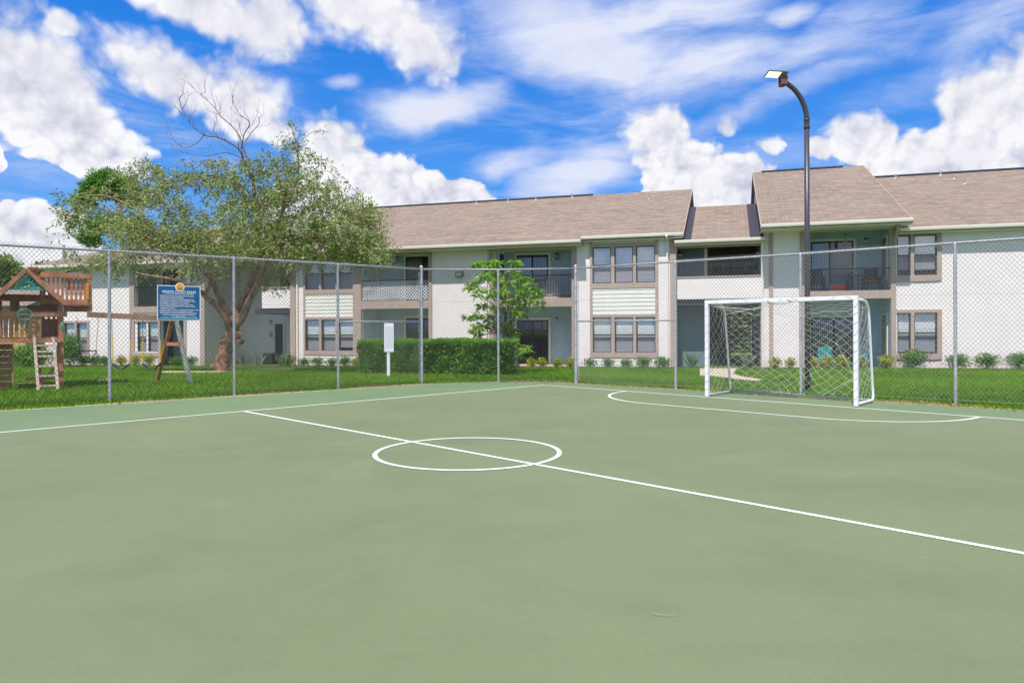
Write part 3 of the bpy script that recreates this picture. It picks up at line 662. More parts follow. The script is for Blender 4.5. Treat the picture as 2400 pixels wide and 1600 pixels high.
w.ext([(.1, ZE - .25), (8.2, 8.85), (15, ZE + .9), (15, ZE - .25)][::-1], fu(1790) + .002, fu(1790) + .2); w.box(uEnd - .2, uEnd, .2, 15, ZB, ZE)
w.box(fu(1790) + .2, uEnd - .2, 14.8, 15, ZB, ZE - .2)
w.build('wall', M['stucco'], rb)
balcony(rb, b3[0], b3[1], 0, zs30, zs31, zh3)
t = MB()
for a, e in ((fu(1802), fu(1812)), (fu(1875), fu(1888)), (fu(2088), fu(2100))): t = MB(); trimbox(t, a, e, ZB, ZE + .0, -.05); t.build('corner_trim', M['trim'], rb)
t = MB(); trimbox(t, b3[0], b3[1], zh3, zh3 + .2, -.06); t.build('header_trim', M['trim'], rb); t = MB()
t.bar((fu(2094), -.10, ZE - .75), (fu(2094), -.85, ZE - .06), .10, .10, up=(1, 0, 0)); t.bar((fu(2094), -.06, ZE - .04), (fu(2094), -1.0, ZE - .04), .11, .12)
t.build('bracket', M['trim'], rb)
t = MB(); A0, A1, A2, A3 = w1[0][0], w1[0][1], w1[1][0], w1[1][1]
for q0, q1 in ((zr0, zr1), (zq0, zq1)):
    t = MB(); trimbox(t, A1, A2, q0, q1); trimbox(t, A3, A3 + .15, q0 - .2, q1 + .12); trimbox(t, fu(2100) + .001, A3, q1, q1 + .12); trimbox(t, fu(2100) + .001, A3, q0 - .22, q0); t.build('window_trim', M['trim'], rb)
for q0, q1 in ((zr0, zr1), (zq0, zq1)):
    t = MB()
    for a_, b_ in ((xw[0] - .14, xw[0]), (xw[1], xw[1] + .14)): trimbox(t, a_, b_, q0 - .2, q1 + .12)
    trimbox(t, *xw, q1, q1 + .12); trimbox(t, *xw, q0 - .2, q0); t.build('window_trim', M['trim'], rb)
for a, e in w1: win(rb, a, e, zr0, zr1, .02, .86); win(rb, a, e, zq0, zq1, .02, 1.)
win(rb, *xw, zr0, zr1, .02, 1.); win(rb, *xw, zq0, zq1, .02, 1.)
railing(rb, b3[0], b3[1], .04, zs31, fz(1990, 628))
slider(rb, fu(1900, RD), fu(2000, RD), zs31 + .02, fz(1950, 566, RD), RD - .03, left='vblind', right=None, split=.45)
slider(rb, fu(1900, RD), fu(2010, RD), -.1, fz(1950, 744, RD), RD - .03, left='vdark', right='vdark')
globe(rb, fu(2029, RD), RD - .03, fz(2029, 566, RD))
for q0, q1 in ((zs31 + .5, zs31 + 2.), (.35, 1.9)):
    f = MB(); u_ = b3[1] - .004; f.box(u_ - .04, u_, .5, 1.4, q0 - .1, q1 + .1); f = f.build('side_window', M['whitetrim'], rb); g = MB(); g.box(u_ - .05, u_ - .041, .58, 1.3, q0, q1); g.build('pane', M['beige'], f)
uf0, uf1 = fu(1785, -1.), fu(2137, -1.)
zf_ = fz(1960, 519, -1.1)
r1 = rooffn(rb, uf0, uf1, -1.1, zf_, 8.2, 15.6, name='roof', vent=True)
soffit(rb, uf0, uf1, -1.1, .0, zf_ - .16)
zg = fz(2250, 529, -.35)
r2 = rooffn(rb, uf1 - .24, uEnd + .3, -.35, zg, 8.0, 15.2, name='roof')
k = MB(); k.ext([(.01, 4.7), (.01, zf_ + 1.11 * 5/12 - .17), (8.2, zf_ + 9.25 * 5/12 - .17), (14, zf_ + 1.), (14, 4.6), (.1, 4.6)][::-1], uf1 - .42, uf1 - .26); k.build('gable_wall', M['stucco'], rb)
soffit(rb, fu(2100), uEnd + .3, -.35, .0, zg - .16)
zr2 = zg + 8.35 * 5/12
vents(r2, [(fu(2105, 7), .93), (fu(2213, 7), .94), (fu(2248, 6), .84), (fu(2256, 6), .72)], 8.0, zr2, zg, -.35)
# --- breezeways
def breezeway(px0, px1, label, right):
    p = bld('breezeway', label, 'breezeway'); return p
bz = breezeway(1584, 1790, 'covered breezeway with lower roof and white parapet joining the middle and right buildings', True)
u0, u1 = fu(1584) + .045, fu(1790) - .004; zp1, zp0 = fz(1690, 646), fz(1690, 700); zhd = fz(1690, 578)
w = MB(); w.box(u0, u1, .06, .22, zp0, zp1 - .05); w.build('parapet', M['stucco'], bz)
for nm, q in (('parapet_cap', (u0, u1, .03, .25, zp1 - .05, zp1)), ('beam', (u0, u1, .03, .2, zhd, zhd + .28)), ('column', (fu(1651, .3), fu(1658, .3), .3, .45, zp1, zhd))): t = MB(); t.box(*q); t.build(nm, M['trim'], bz)
s = MB(); s.box(u0, u1, .3, 3.4, zp0 - .02, zp0 + .16); s.build('landing', mat('landing_concrete', (.16, .16, .18), .8), bz)
k = MB(); k.box(u0, u1, .16, .29, zp0 - .22, zp0 - .001); k.build('lintel', mat('lintel_paint', (.09, .095, .12), .6), bz)
s = MB(); s.box(u0, fu(1655, 1.2), 1.2, 1.4, ZB, 4.9); s.build('inner_wall', mat('slate_paint', (.15, .22, .27), .7), bz)
sp = mat('side_paint', (.42, .42, .41), .8)
for q in ((u0, u0 + .1, 1.4, 9, ZB, 4.9), (u1 - .1, u1, .3, 9, ZB, 4.9)): s = MB(); s.box(*q); s.build('side_wall', sp, bz)
# stair and rafters seen in the opening
s = MB()
for i in range(13): s.box(fu(1668, 4), u1 - .3, 3.6 + i * .27, 3.9 + i * .27, 2.55 - i * .19, 2.60 - i * .19)
s.bar((fu(1668, 4), 3.6, 2.5), (fu(1668, 4), 7.1, .05), .05, .25); s.build('stair', M['bronze'], bz)
s = MB()
for i in range(7): uu = fu(1665, 2) + i * .47; s.box(uu, uu + .05, 1.6, 4.2, 3.95, 4.15)
for i in range(9): s.box(fu(1660, 2), u1 - .1, 2.2 + i * .22, 2.26 + i * .22, 4.16, 4.19)
s.build('rafter', mat('rafter_wood', (.22, .15, .12), .8), bz)
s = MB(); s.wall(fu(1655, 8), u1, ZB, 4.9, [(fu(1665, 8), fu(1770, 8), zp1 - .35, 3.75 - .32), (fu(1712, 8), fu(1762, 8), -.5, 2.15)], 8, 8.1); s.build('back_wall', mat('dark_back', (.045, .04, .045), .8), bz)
globe(bz, fu(1594, .9), 1.17, fz(1594, 598, 1.1)); globe(bz, fu(1778, 1.2), 1.3, fz(1778, 593, 1.2))
zc = fz(1690, 560, -.35)
rc = rooffn(bz, uR + .004, fu(1790) - .002, -.35, zc, 4.75, 9.8, vent=False, name='roof')
soffit(bz, uR + .004, fu(1790) - .006, -.35, .0, zc - .16)
dk_ = mat('near_black', (.035, .030, .045), .8)
for a, e in ((uR + .006, uR + .3 + .30), (fu(1790) - .50, fu(1790) - .004)):  # two near-black strips laid on the roof slope, eave to ridge
    k = MB(); n0_, z0_ = -.34, zc + .006 + .01 * 5/12; k.ext([(n0_, z0_), (4.74, z0_ + 5.08 * 5/12), (4.74, z0_ + 5.08 * 5/12 + .008), (n0_, z0_ + .008)][::-1], a, e); k.build('roof_strip', dk_, rc)
k = MB(); k.box(fu(1790) - .09, fu(1790) - .01, -.16, -.09, -.1, zc - .12); k.build('downspout', M['cream'], bz)
# left breezeway
bz2 = bld('breezeway', 'shaded breezeway with dark canopy and black door behind the leaning tree trunk', 'breezeway')
DZ = -.10
u0, u1 = fu(481), fu(681) - .004; ub = fu(612)
w = MB(); w.box(u0, u1, 2.6, 2.8, ZB, 5.0); w.build('wall', M['stucco'], bz2)
for q in ((ub, u1, .06, .2, fz(650, 722), fz(650, 676)), (u1 - .15, u1 - .002, .24, 2.59, ZB, 4.9)): w = MB(); w.box(*q); w.build('parapet' if q[0] == ub else 'side_wall', M['stucco'], bz2)
for q in ((ub - .03, u1, .03, .23, fz(650, 676), fz(650, 672)), (ub, u1, .1, .23, 4.65, 4.85)): t = MB(); t.box(*q); t.build('beam', M['trim'], bz2)
k = MB(); k.box(fu(595), u1, .1, 2.59, fz(640, 735), fz(640, 722.5)); k.build('canopy', mat('canopy_paint', (.05, .05, .065), .6), bz2)
a, e = fu(645, 2.6), fu(664, 2.6); zt = fz(655, 759, 2.6)
d = MB(); d.box(a - .12, a, 2.55, 2.597, -.3, zt + .12); d.box(e, e + .12, 2.55, 2.597, -.3, zt + .12); d.box(a, e, 2.55, 2.597, zt, zt + .12); d = d.build('door', M['whitetrim'], bz2)
g = MB(); g.box(a, e, 2.575, 2.598, -.3, zt); g.build('door_leaf', M['black'], d); g = MB(); g.lathe((a + .09, 2.56, .75), [(.03, 0), (.03, .05)], 8); g.build('handle', M['brass'], d)
d = MB(); d.box(fu(660, 1.3), u1 - .2, 1.2, 1.3, 3.1, 4.6); d.build('upper_doorway', M['dark'], bz2)
globe(bz2, fu(636, 2.6), 2.6, fz(636, 757, 2.6))
g = MB(); q = fu(636, 2.6); g.box(q - .10, q + .10, 2.57, 2.597, 1.05, 1.3); g.build('notice_plate', M['trim'], bz2)
zc2 = 4.78
rooffn(bz2, fu(480) + .35, uL - .304, -.3, zc2, 4.75, 9.8, vent=False)
# --- left building (hipped end)
lb = bld('apartment_building', 'white two-storey building on the left with hipped brown roof, behind the playset and spreading tree')
lu0, lu1 = fu(105), fu(481) - .004; dl = -.2
holes = [(fu(151), fu(176), fz(178, 828), fz(178, 757)), (fu(181), fu(205), fz(178, 828), fz(178, 757)),
         (fu(157), fu(200), fz(178, 680), fz(178, 634))]
b4 = (fu(316), fu(432))
zb1, zb0, zbh = fz(345, 718), fz(345, 733), fz(345, 630)
holes += [(b4[0], b4[1], zb0 + .1, zbh), (fu(322), fu(343), fz(345, 824), fz(345, 755)), (fu(347), fu(371), fz(345, 824), fz(345, 755)), (fu(376), fu(430), ZB, zb0 - .1)]
w = MB(); w.wall(lu0, lu1, ZB, 4.85, holes, 0, .2); w.box(lu1 - .2, lu1, .2, 12, ZB, 4.7); w.box(lu0, lu0 + .2, .2, 12, ZB, 4.7); w.build('wall', M['stucco'], lb)
b = MB(); b.siding(b4[0] - .2, b4[1] + .2, ZB, 4.8, RD, .17); b.box(b4[1] + .001, b4[1] + .1, .2, RD - .03, ZB, 4.8); b.build('back_wall', M['blue'], lb)
b = MB(); b.box(b4[0], b4[1], .2, RD - .03, zb0, zb1); b.build('balcony_slab', M['whitetrim'], lb)
railing(lb, b4[0], b4[1], .04, zb1, fz(345, 671))
t = MB()
for a, e in ((fu(305), fu(316)), (fu(371.5), fu(376)), (fu(432), fu(437)), (fu(470), fu(481) - .005)): t = MB(); trimbox(t, a, e, ZB, 4.8 if a != fu(371.5) else zb0, -.05); t.build('corner_trim', M['trim'], lb)
t = MB(); trimbox(t, b4[0], b4[1], zb0, zb1 - .02, -.06); trimbox(t, fu(316), fu(371.5), fz(345, 835), fz(345, 826), -.05); trimbox(t, fu(316), fu(371.5), fz(345, 754), zb0 - .1, -.05)
t.build('slab_trim', M['trim'], lb)
for q0, q1, a, e in ((828, 757, 151, 205), (680, 634, 157, 200)):
    t = MB()
    trimbox(t, fu(a) - .13, fu(a), fz(178, q0) - .16, fz(178, q1) + .12); trimbox(t, fu(e), fu(e) + .13, fz(178, q0) - .16, fz(178, q1) + .12)
    trimbox(t, fu(a), fu(e), fz(178, q1), fz(178, q1) + .12); trimbox(t, fu(a), fu(e), fz(178, q0) - .16, fz(178, q0))
    if a == 151: trimbox(t, fu(176), fu(181), fz(178, 828), fz(178, 757))
    t.build('window_trim', M['trim'], lb)
for a, e in ((151, 176), (181, 205)): win(lb, fu(a), fu(e), fz(178, 828), fz(178, 757), .02, 1.)
win(lb, fu(157), fu(200), fz(178, 680), fz(178, 634), .02, 1.)
for a, e in ((322, 343), (347, 371)): win(lb, fu(a), fu(e), fz(345, 824), fz(345, 755), .02, 1.)
slider(lb, fu(385, RD), fu(420, RD), zb1, zb1 + 2.05, RD - .03, left='vblind', right=None)
f = MB(); f.box(fu(395, RD), fu(407, RD), RD - .06, RD - .032, -.3, 1.7); f.build('door', M['bronze'], lb)
ez = fz(150, 620, -.5); a0, a1 = lu0 - .5, fu(481) + .31; nr, zr = 5.7, ez + 6.2 * 5/12
b = MB(); V = [(a0, -.5, ez), (a1, -.5, ez), (a1, nr, zr), (a0 + 6.6, nr, zr), (a0, 11.9, ez), (a1, 11.9, ez)]
b.v = V + [(x, y, z - .14) for x, y, z in V]
b.f = [(0, 1, 2, 3), (0, 3, 4), (3, 2, 5, 4), (6, 9, 8, 7), (6, 10, 9), (9, 10, 11, 8), (0, 6, 7, 1), (0, 4, 10, 6), (4, 5, 11, 10), (1, 7, 8, 2), (2, 8, 11, 5)]
hr = b.build('roof', M['shingle'], lb)
k = MB(); k.box(a0 - .1, a1, -.62, -.502, ez - .13, ez - .005); k.build('gutter', M['cream'], hr); soffit(lb, a0, a1, -.5, 0, ez - .14)
k = MB(); uu = fu(143, 1.); k.tube([(uu + .2, 1.0, ez + .4), (uu + .2, 1.0, ez + 1.25)], .07, 8); k.build('vent_pipe', M['galv'], hr)

# ------------------------------------------------------------------ chain-link fence
FH = 3.05
LF = [(-14.1, 9.9), (-12.1, 11.35), (-10.12, 12.85), (-8.15, 14.34), (-6.22, 15.85), (-4.28, 17.42), (-2.43, 19.03)]
MFp = [(-2.43, 19.03), (-.37, 19.2), (1.71, 18.96)]
RF = [(1.71, 18.96), (3.95, 17.1), (6.27, 15.38), (8.45, 13.5), (10.65, 11.7), (12.9, 9.85), (15.1, 8.0)]
def chain(name, pts, label, termL, termR, braces=()):
    root = empty(name, (pts[0][0], pts[0][1], 0)); tag(root, label, 'fence'); ox, oy = pts[0]
    L = [(x - ox, y - oy) for x, y in pts]
    for i, (x, y) in enumerate(L):
        if i == 0 and not termL or i == len(L) - 1 and not termR: continue
        term = i in (0, len(L) - 1); r_ = .042 if term else .031
        b = MB(); b.lathe((x, y, -.15), [(r_, 0), (r_, FH + (.20 if term else .10)), (r_ * 1.15, FH + (.20 if term else .10)), (r_ * 1.0, FH + .15 + (.08 if term else 0)), (.01, FH + .18 + (.08 if term else 0))], 12)
        po = b.build('post', M['galvpost'], root, smooth=False)
        if term or i in braces or i + 1 in braces and False:
            k = MB()
            for zz in np.arange(.25, FH - .1, .38): k.lathe((x, y, float(zz)), [(r_ + .010, 0), (r_ + .010, .03)], 10)
            k.build('tension_band', M['galv'], po)
    b = MB(); b.tube([(x, y, FH) for x, y in L], .0245, 8); b.build('top_rail', M['galvpost'], root, smooth=True)
    for i in braces:
        (x0, y0), (x1, y1) = L[i], L[i+1]; b = MB(); b.tube([(x0, y0, 1.64), (x1, y1, 1.64)], .021, 8); b.build('brace_rail', M['galvpost'], root, smooth=True)
    for x, y, s_ in ((L[0][0], L[0][1], 1), (L[-1][0], L[-1][1], -1)):
        if (s_ == 1 and not termL) or (s_ == -1 and not termR): continue
        dx, dy = (L[1][0] - L[0][0], L[1][1] - L[0][1]) if s_ == 1 else (L[-2][0] - L[-1][0], L[-2][1] - L[-1][1]); d = math.hypot(dx, dy)
        b = MB(); b.tube([(x + dx/d*.085, y + dy/d*.085, .06), (x + dx/d*.085, y + dy/d*.085, FH - .06)], .008, 6)
        for zz in np.arange(.25, FH - .1, .38): b.bar((x, y, float(zz) + .015), (x + dx/d*.095, y + dy/d*.095, float(zz) + .015), .012, .026)
        b.build('tension_bar', M['galvpost'], root)
    wb = MB(); S = .080; AS = .84; z0, z1 = .04, FH + .055; wr = .0028
    for (x0, y0), (x1, y1) in zip(L, L[1:]):
        d = math.hypot(x1 - x0, y1 - y0); ux, uy = (x1 - x0) / d, (y1 - y0) / d; nx, ny = uy, -ux; H = (z1 - z0) * AS
        off = .028
        i = -int(H / S) - 1
        while i * S < d:
            for sg in (1, -1):
                s0 = i * S; sa, za, sb, zb = s0, (z0 if sg > 0 else z1), s0 + H, (z1 if sg > 0 else z0)
                t0 = max(0, -sa / H); t1 = min(1, (d - sa) / H)
                if t1 - t0 < .004: continue
                o_ = off + sg * .0022; seg = max(1, int((t1 - t0) * H / .45)); P_ = []
                for q in range(seg + 1):
                    t = t0 + (t1 - t0) * q / seg; s_ = sa + t * H; zz = za + (zb - za) * t; P_.append((x0 + ux * s_ + nx * o_, y0 + uy * s_ + ny * o_, zz))
                wb.tube(P_, wr, 4, cap=False)
            i += 1
        # knuckles along the top edge
        s_ = S / 2
        while s_ < d:
            wb.tube([(x0 + ux * s_ + nx * off, y0 + uy * s_ + ny * off, z1 - .01), (x0 + ux * (s_ + .01) + nx * off, y0 + uy * (s_ + .01) + ny * off, z1 + .018)], .004, 4); s_ += S
        wb.tube([(x0 + nx * off, y0 + ny * off, .06), (x1 + nx * off, y1 + ny * off, .06)], .003, 4)
    wb.build('wire_mesh', M['wire'] if termL else M['shadewire'], root)
    return root
chain('chain_link_fence', LF, 'tall chain-link fence on the left side of the court, carrying the blue rules sign', False, True, (5,))
chain('chain_link_fence', MFp, 'short chain-link fence section in front of the hedge, cutting the far court corner', False, False)
chain('chain_link_fence', RF, 'tall chain-link fence running behind the goal to the right edge', True, False, (0,))

# ------------------------------------------------------------------ soccer goal
gp0, gp1 = Vector((4.06, 14.93, 0)), Vector((6.285, 12.88, 0)); gd = (gp1 - gp0).normalized(); gn = Vector((-gd.y, gd.x, 0)); gn = gn if gn.y > 0 else -gn
goal = empty('soccer_goal', gp0); tag(goal, 'white metal soccer goal with tangled net, standing on the goal line by the right fence', 'soccer goal')
GW, GH = (gp1 - gp0).length, 2.03
def gl(a, n, z): return gd * a + gn * n + Vector((0, 0, z))
def gbox(mb, a0, a1, n0, n1, z0, z1):
    i = len(mb.v)
    mb.v += [tuple(gl(*q)) for q in ((a0,n0,z0),(a1,n0,z0),(a1,n1,z0),(a0,n1,z0),(a0,n0,z1),(a1,n0,z1),(a1,n1,z1),(a0,n1,z1))]
    mb.f += [(i,i+3,i+2,i+1),(i+4,i+5,i+6,i+7),(i,i+1,i+5,i+4),(i+1,i+2,i+6,i+5),(i+2,i+3,i+7,i+6),(i+3,i,i+4,i+7)]
b = MB(); gbox(b, 0, .076, 0, .076, .012, GH - .077); b.build('goal_post', M['goal'], goal, bevel=.006)
b = MB(); gbox(b, GW - .076, GW, 0, .076, .012, GH - .077); b.build('goal_post', M['goal'], goal, bevel=.006)
b = MB(); gbox(b, 0, GW, 0, .076, GH - .076, GH); b.build('crossbar', M['goal'], goal, bevel=.006)
for a in (.05, GW - .05):
    tp = [(a, .085, GH - .06), (a, .5, GH - .07), (a, .68, GH - .10), (a, .80, GH - .20), (a, .86, GH - .4), (a, 1.06, .30), (a, 1.10, .14), (a, 1.06, .06), (a, .95, .045), (a, .5, .045), (a, .085, .045)]
    b = MB(); b.tube([gl(*q) for q in tp], .024, 10); b.build('side_frame', M['galvpost'] if a < 1 else M['goal'], goal, smooth=True)
b = MB(); b.tube([gl(.05, 1.08, .05), gl(GW - .05, 1.08, .05)], .018, 8); b.build('ground_bar', M['galvpost'], goal, smooth=True)
# net: a sheet of cords; s runs along the goal, t from crossbar over the back to the ground
gr_ = random.Random(5)
def backpt(a, t):
    # t in 0..1 : crossbar -> back top -> ground
    sag = math.sin(math.pi * min(1, max(0, a / GW)))
    if t < .25: q = t / .25; n = .05 + .75 * q; z = GH - .09 - .12 * q - .15 * sag * math.sin(math.pi * q * .5)
    else: q = (t - .25) / .75; n = .80 + .28 * q + .12 * sag * math.sin(q * 3.1); z = (GH - .21 - .15 * sag * (1 - q)) * (1 - q) + .04
    n += .05 * math.sin(a * 5 + t * 9) * sag; z += .03 * math.sin(a * 7 - t * 5) * sag
    aa = a + .10 * math.sin(t * 7 + a * 2) * sag
    return gl(aa, n, max(.02, z))
nb = MB(); na, nt = 25, 28
def node(i, j):
    a = .06 + (GW - .12) * i / na; t = j / nt; h = math.sin(i * 12.9 + j * 78.2) * 43758.5; h = (h - math.floor(h) - .5) * .045
    return backpt(a + h * (0 < i < na), t)
for j in range(nt + 1):
    for i in range(na + 1):
        if (i + j) % 2: continue
        if i < na and j < nt: nb.tube([node(i, j), node(i + 1, j + 1)], .0026, 3, cap=False)
        if i > 0 and j < nt: nb.tube([node(i, j), node(i - 1, j + 1)], .0026, 3, cap=False)
for j in (0,): nb.tube([node(i, 0) for i in range(na + 1)], .006, 4)
nb.tube([node(i, nt) for i in range(na + 1)], .006, 4)
nb.build('back_net', M['net'], goal)
for a, sg in ((.05, 1), (GW - .05, -1)):
    sb = MB(); n1_, n2_ = 9, 17
    def snode(i, j):
        t = j / n2_; z = (GH - .12) * (1 - t) + .05; nmax = .85 + .22 * t if t > .08 else .75; n = .05 + (nmax - .05) * i / n1_
        return gl(a + sg * .05 * math.sin(math.pi * i / n1_) * math.sin(t * 6 + a), n + .03 * math.sin(t * 11 + i), z + .03 * math.sin(i * 1.3 + a))
    for j in range(n2_):
        for i in range(n1_ + 1):
            if (i + j) % 2: continue
            if i < n1_: sb.tube([snode(i, j), snode(i + 1, j + 1)], .0026, 3, cap=False)
            if i > 0: sb.tube([snode(i, j), snode(i - 1, j + 1)], .0026, 3, cap=False)
    sb.tube([snode(0, j) for j in range(n2_ + 1)], .004, 3)
    sb.build('side_net', M['net'], goal)
cb_ = MB()
def cord(pts, r=.006): cb_.tube([gl(*p) for p in pts], r, 4)
cord([(.1, .1, GH - .12), (.5, .3, GH - .17), (.9, .5, GH - .20), (1.3, .3, GH - .12), (1.5, .06, GH - .06)])
cord([(.05, .82, GH - .28), (.5, .6, GH - .24), (1.0, .35, GH - .17), (1.35, .08, GH - .1)])
cord([(1.35, -.01, GH - .03), (1.42, -.012, GH - .075), (1.55, -.012, GH - .09), (1.7, -.012, GH - .10), (1.85, -.012, GH - .12)])
cord([(1.75, -.012, GH - .02), (1.85, -.013, GH - .06), (1.92, -.012, GH - .13), (1.95, -.012, GH - .2)])
cord([(2.95, .2, GH - .25), (2.7, .8, 1.4), (2.45, 1.0, 1.3), (2.3, 1.05, 1.15), (2.5, 1.1, .75), (2.62, 1.15, .45)], .005)
cord([(2.62, 1.15, .45), (2.3, 1.1, .25), (2.0, 1.1, .06)], .006); cord([(.4, 1.0, .1), (1.2, 1.15, .08), (2.0, 1.1, .05), (2.7, 1.1, .05)], .006)
for i in range(11): zz = .15 + i * .17; cord([(-.004, -.002, zz), (.04, -.006, zz + .02 * math.sin(i * 3)), (.088, -.002, zz + .04)], .0035); cord([(GW - .088, -.002, zz), (GW - .04, -.006, zz - .03 * math.sin(i * 2)), (GW + .004, -.002, zz + .05)], .0035)
for i in range(9): a_ = .25 + i * .33; cord([(a_, -.002, GH - .088), (a_ + .03, -.006, GH - .04), (a_ + .09 * math.sin(i * 2.1), -.002, GH + .003)], .0035)
cb_.build('lacing', M['net'], goal)

# ------------------------------------------------------------------ lamp post
lpb = grd(1893, 919, 0); LX, LY = lpb.x, lpb.y
lp_ = empty('light_pole', (LX, LY, 0)); tag(lp_, 'tall dark curved light pole behind the goal with one lit flat lamp head', 'light pole')
zt = CH + (HY - 286) * LY / F
b = MB(); b.lathe((0, 0, -.2), [(.062, 0), (.058, zt * .5), (.055, zt + .2)], 14); b.build('pole', M['pole'], lp_, smooth=True)
b = MB(); arc = []
for i in range(15):
    a = R(i * 66 / 14); arc.append((-(1 - math.cos(a)) * .85 , -(1 - math.cos(a)) * .10, zt + math.sin(a) * .92))
b.tube(arc, [.058 - .0004 * i for i in range(15)], 12); b.lathe((0, 0, zt - .17), [(.068, 0), (.068, .03), (.061, .05), (.061, .17), (.068, .18), (.068, .21)], 12); b.build('curved_arm', M['pole'], lp_, smooth=True)
ex, ey, ez_ = arc[-1]
b = MB(); b.box(ex - .12, ex + .02, ey - .10, ey - .07, ez_ - .07, ez_ + .13); b.box(ex - .12, ex + .02, ey + .06, ey + .09, ez_ - .07, ez_ + .13); b.box(ex - .12, ex - .03, ey - .07, ey + .06, ez_ - .09, ez_ - .03); b.build('bracket', mat('rusty_bracket', (.16, .06, .05), .6), lp_, bevel=.005)
hd = empty('tmp'); bpy.data.objects.remove(hd)
hm = Matrix.Translation((ex - .18, ey - .03, ez_ + .17)) @ Matrix.Rotation(R(4), 4, 'Y') @ Matrix.Rotation(R(-10), 4, 'X') @ Matrix.Diagonal((.84, .84, .8, 1))
b = MB(); b.box(-.30, .24, -.17, .17, -.012, .028); b.box(-.10, .20, -.12, .12, .028, .06); b.v = [tuple(hm @ Vector(v)) for v in b.v]; hd = b.build('lamp_head', mat('lamp_housing', (.16, .15, .16), .4), lp_, bevel=.01)
em = bpy.data.materials.new('lit_panel'); em.use_nodes = True; e_ = em.node_tree.nodes['Principled BSDF']; e_.inputs['Emission Color'].default_value = (1, .93, .72, 1); e_.inputs['Emission Strength'].default_value = .9; e_.inputs['Base Color'].default_value = (.8, .8, .7, 1)
b = MB(); b.box(-.28, .06, -.15, .15, -.018, -.0125); b.v = [tuple(hm @ Vector(v)) for v in b.v]; b.build('lit_panel', em, hd)
b = MB(); b.box(.08, .22, -.14, .14, -.017, -.0125); b.v = [tuple(hm @ Vector(v)) for v in b.v]; b.build('driver_cover', M['galv'], hd)

# ------------------------------------------------------------------ rules sign on the left fence
s0 = Vector(LF[3]); s1 = Vector(LF[4]); fd = (s1 - s0).normalized(); fn = Vector((fd.y, -fd.x))
def onfence(px, py):
    k = K(px, py)[0]; t = (k * s0.y - s0.x) / (fd.x - k * fd.y); return s0 + fd * t
pL, pR = onfence(367, 710), onfence(468.5, 710); SW = (pR - pL).length
zT = at(367, 668, pL.y).z; zBt = at(367, 750.5, pL.y).z; SH = zT - zBt
sg = empty('rules_sign', (pL.x + fn.x * .05, pL.y + fn.y * .05, zBt), math.atan2(fd.y, fd.x)); tag(sg, 'blue SPORTS COURT RULES sign with round orange emblem, hung on the left fence', 'sign')
b = MB(); b.box(0, SW, -.006, 0, 0, SH); b.build('board', M['white'], sg)
b = MB(); b.box(.014, SW - .02, -.0085, -.0062, .05, SH - .016); b.build('blue_face', M['sign'], sg)
b = MB(); b.box(.014, SW - .02, -.0085, -.0062, .012, .0495); b.build('teal_band', M['signteal'], sg)
def disc(mb, x, z, r_, y0, y1, k=28):
    i = len(mb.v); mb.v += [(x + r_ * math.cos(2*math.pi*q/k), y, z + r_ * math.sin(2*math.pi*q/k)) for y in (y0, y1) for q in range(k)]
    mb.f.append(tuple(i + q for q in range(k))); mb.f.append(tuple(i + k + q for q in reversed(range(k))))
    for q in range(k): mb.f.append((i + q, i + k + q, i + k + (q+1) % k, i + (q+1) % k))
ex_, ezz = SW * .515, SH - .03
b = MB(); disc(b, ex_, ezz, .092, -.016, -.009); em_ = b.build('emblem', M['white'], sg); b = MB(); disc(b, ex_, ezz, .074, -.0185, -.0165); b.build('emblem_sun', M['orange'], em_)
b = MB(); b.box(ex_ - .055, ex_ + .055, -.0205, -.019, ezz - .035, ezz - .022); b.box(ex_ - .035, ex_ + .035, -.0205, -.019, ezz - .052, ezz - .044); b.build('emblem_bars', mat('emblem_brown', (.30, .16, .03), .5), em_)
def text(s, x, z, size, align='LEFT', name='lettering', bold=0.):
    cu = bpy.data.curves.new('t', 'FONT'); cu.body = s; cu.size = size; cu.align_x = align; cu.extrude = .0006; cu.offset = bold; cu.resolution_u = 2
    o = bpy.data.objects.new('t', cu); COL.objects.link(o); dg = bpy.context.evaluated_depsgraph_get(); me = bpy.data.meshes.new_from_object(o.evaluated_get(dg)); bpy.data.objects.remove(o)
    me.materials.clear(); me.materials.append(M['white']); q = bpy.data.objects.new(name, me); COL.objects.link(q); q.parent = sg; q.rotation_euler = (R(90), 0, 0); q.location = (x, -.0095, z); return q
text('SPORTS COURT RULES', SW * .5, SH * .79, SH * .088, 'CENTER', bold=.0015)
text('COURT HOURS ARE 9:00 AM TO 9:00 PM DAILY', SW * .5, SH * .745, SH * .037, 'CENTER', bold=.0008)
lines = ['Residents and their accompanied guests only, guests', 'must be with a resident at all times.', 'Use the court at your own risk. Management is not', 'responsible for accidents, injuries, or lost/stolen items.',
 'No hanging on nets, goals, or court fixtures.', 'No food, glass containers, or alcohol on the court.', 'Keep noise levels respectful. No loud music, profanity,', 'or disruptive behavior.',
 'No bikes, skates, scooters, or skateboards allowed on the court.', 'Children under 14 must be supervised by an adult.', 'Please keep the area clean and dispose of trash properly.']
for i, s in enumerate(lines):
    text(s, SW * .065, SH * (.688 - i * .0495), SH * .043, bold=.0008)
    if i in (0, 2, 4, 5, 6, 8, 9, 10): text('•', SW * .035, SH * (.688 - i * .0495), SH * .05)
text('VIOLATIONS MAY RESULT IN LOSS OF PRIVILEGES.', SW * .5, SH * .140, SH * .039, 'CENTER', bold=.0006)
text('For emergencies, call 911.', SW * .5, SH * .105, SH * .034, 'CENTER', bold=.0006)
text('For questions or concerns, contact the leasing office at 407-275-8800', SW * .5, SH * .071, SH * .0345, 'CENTER', bold=.0006)

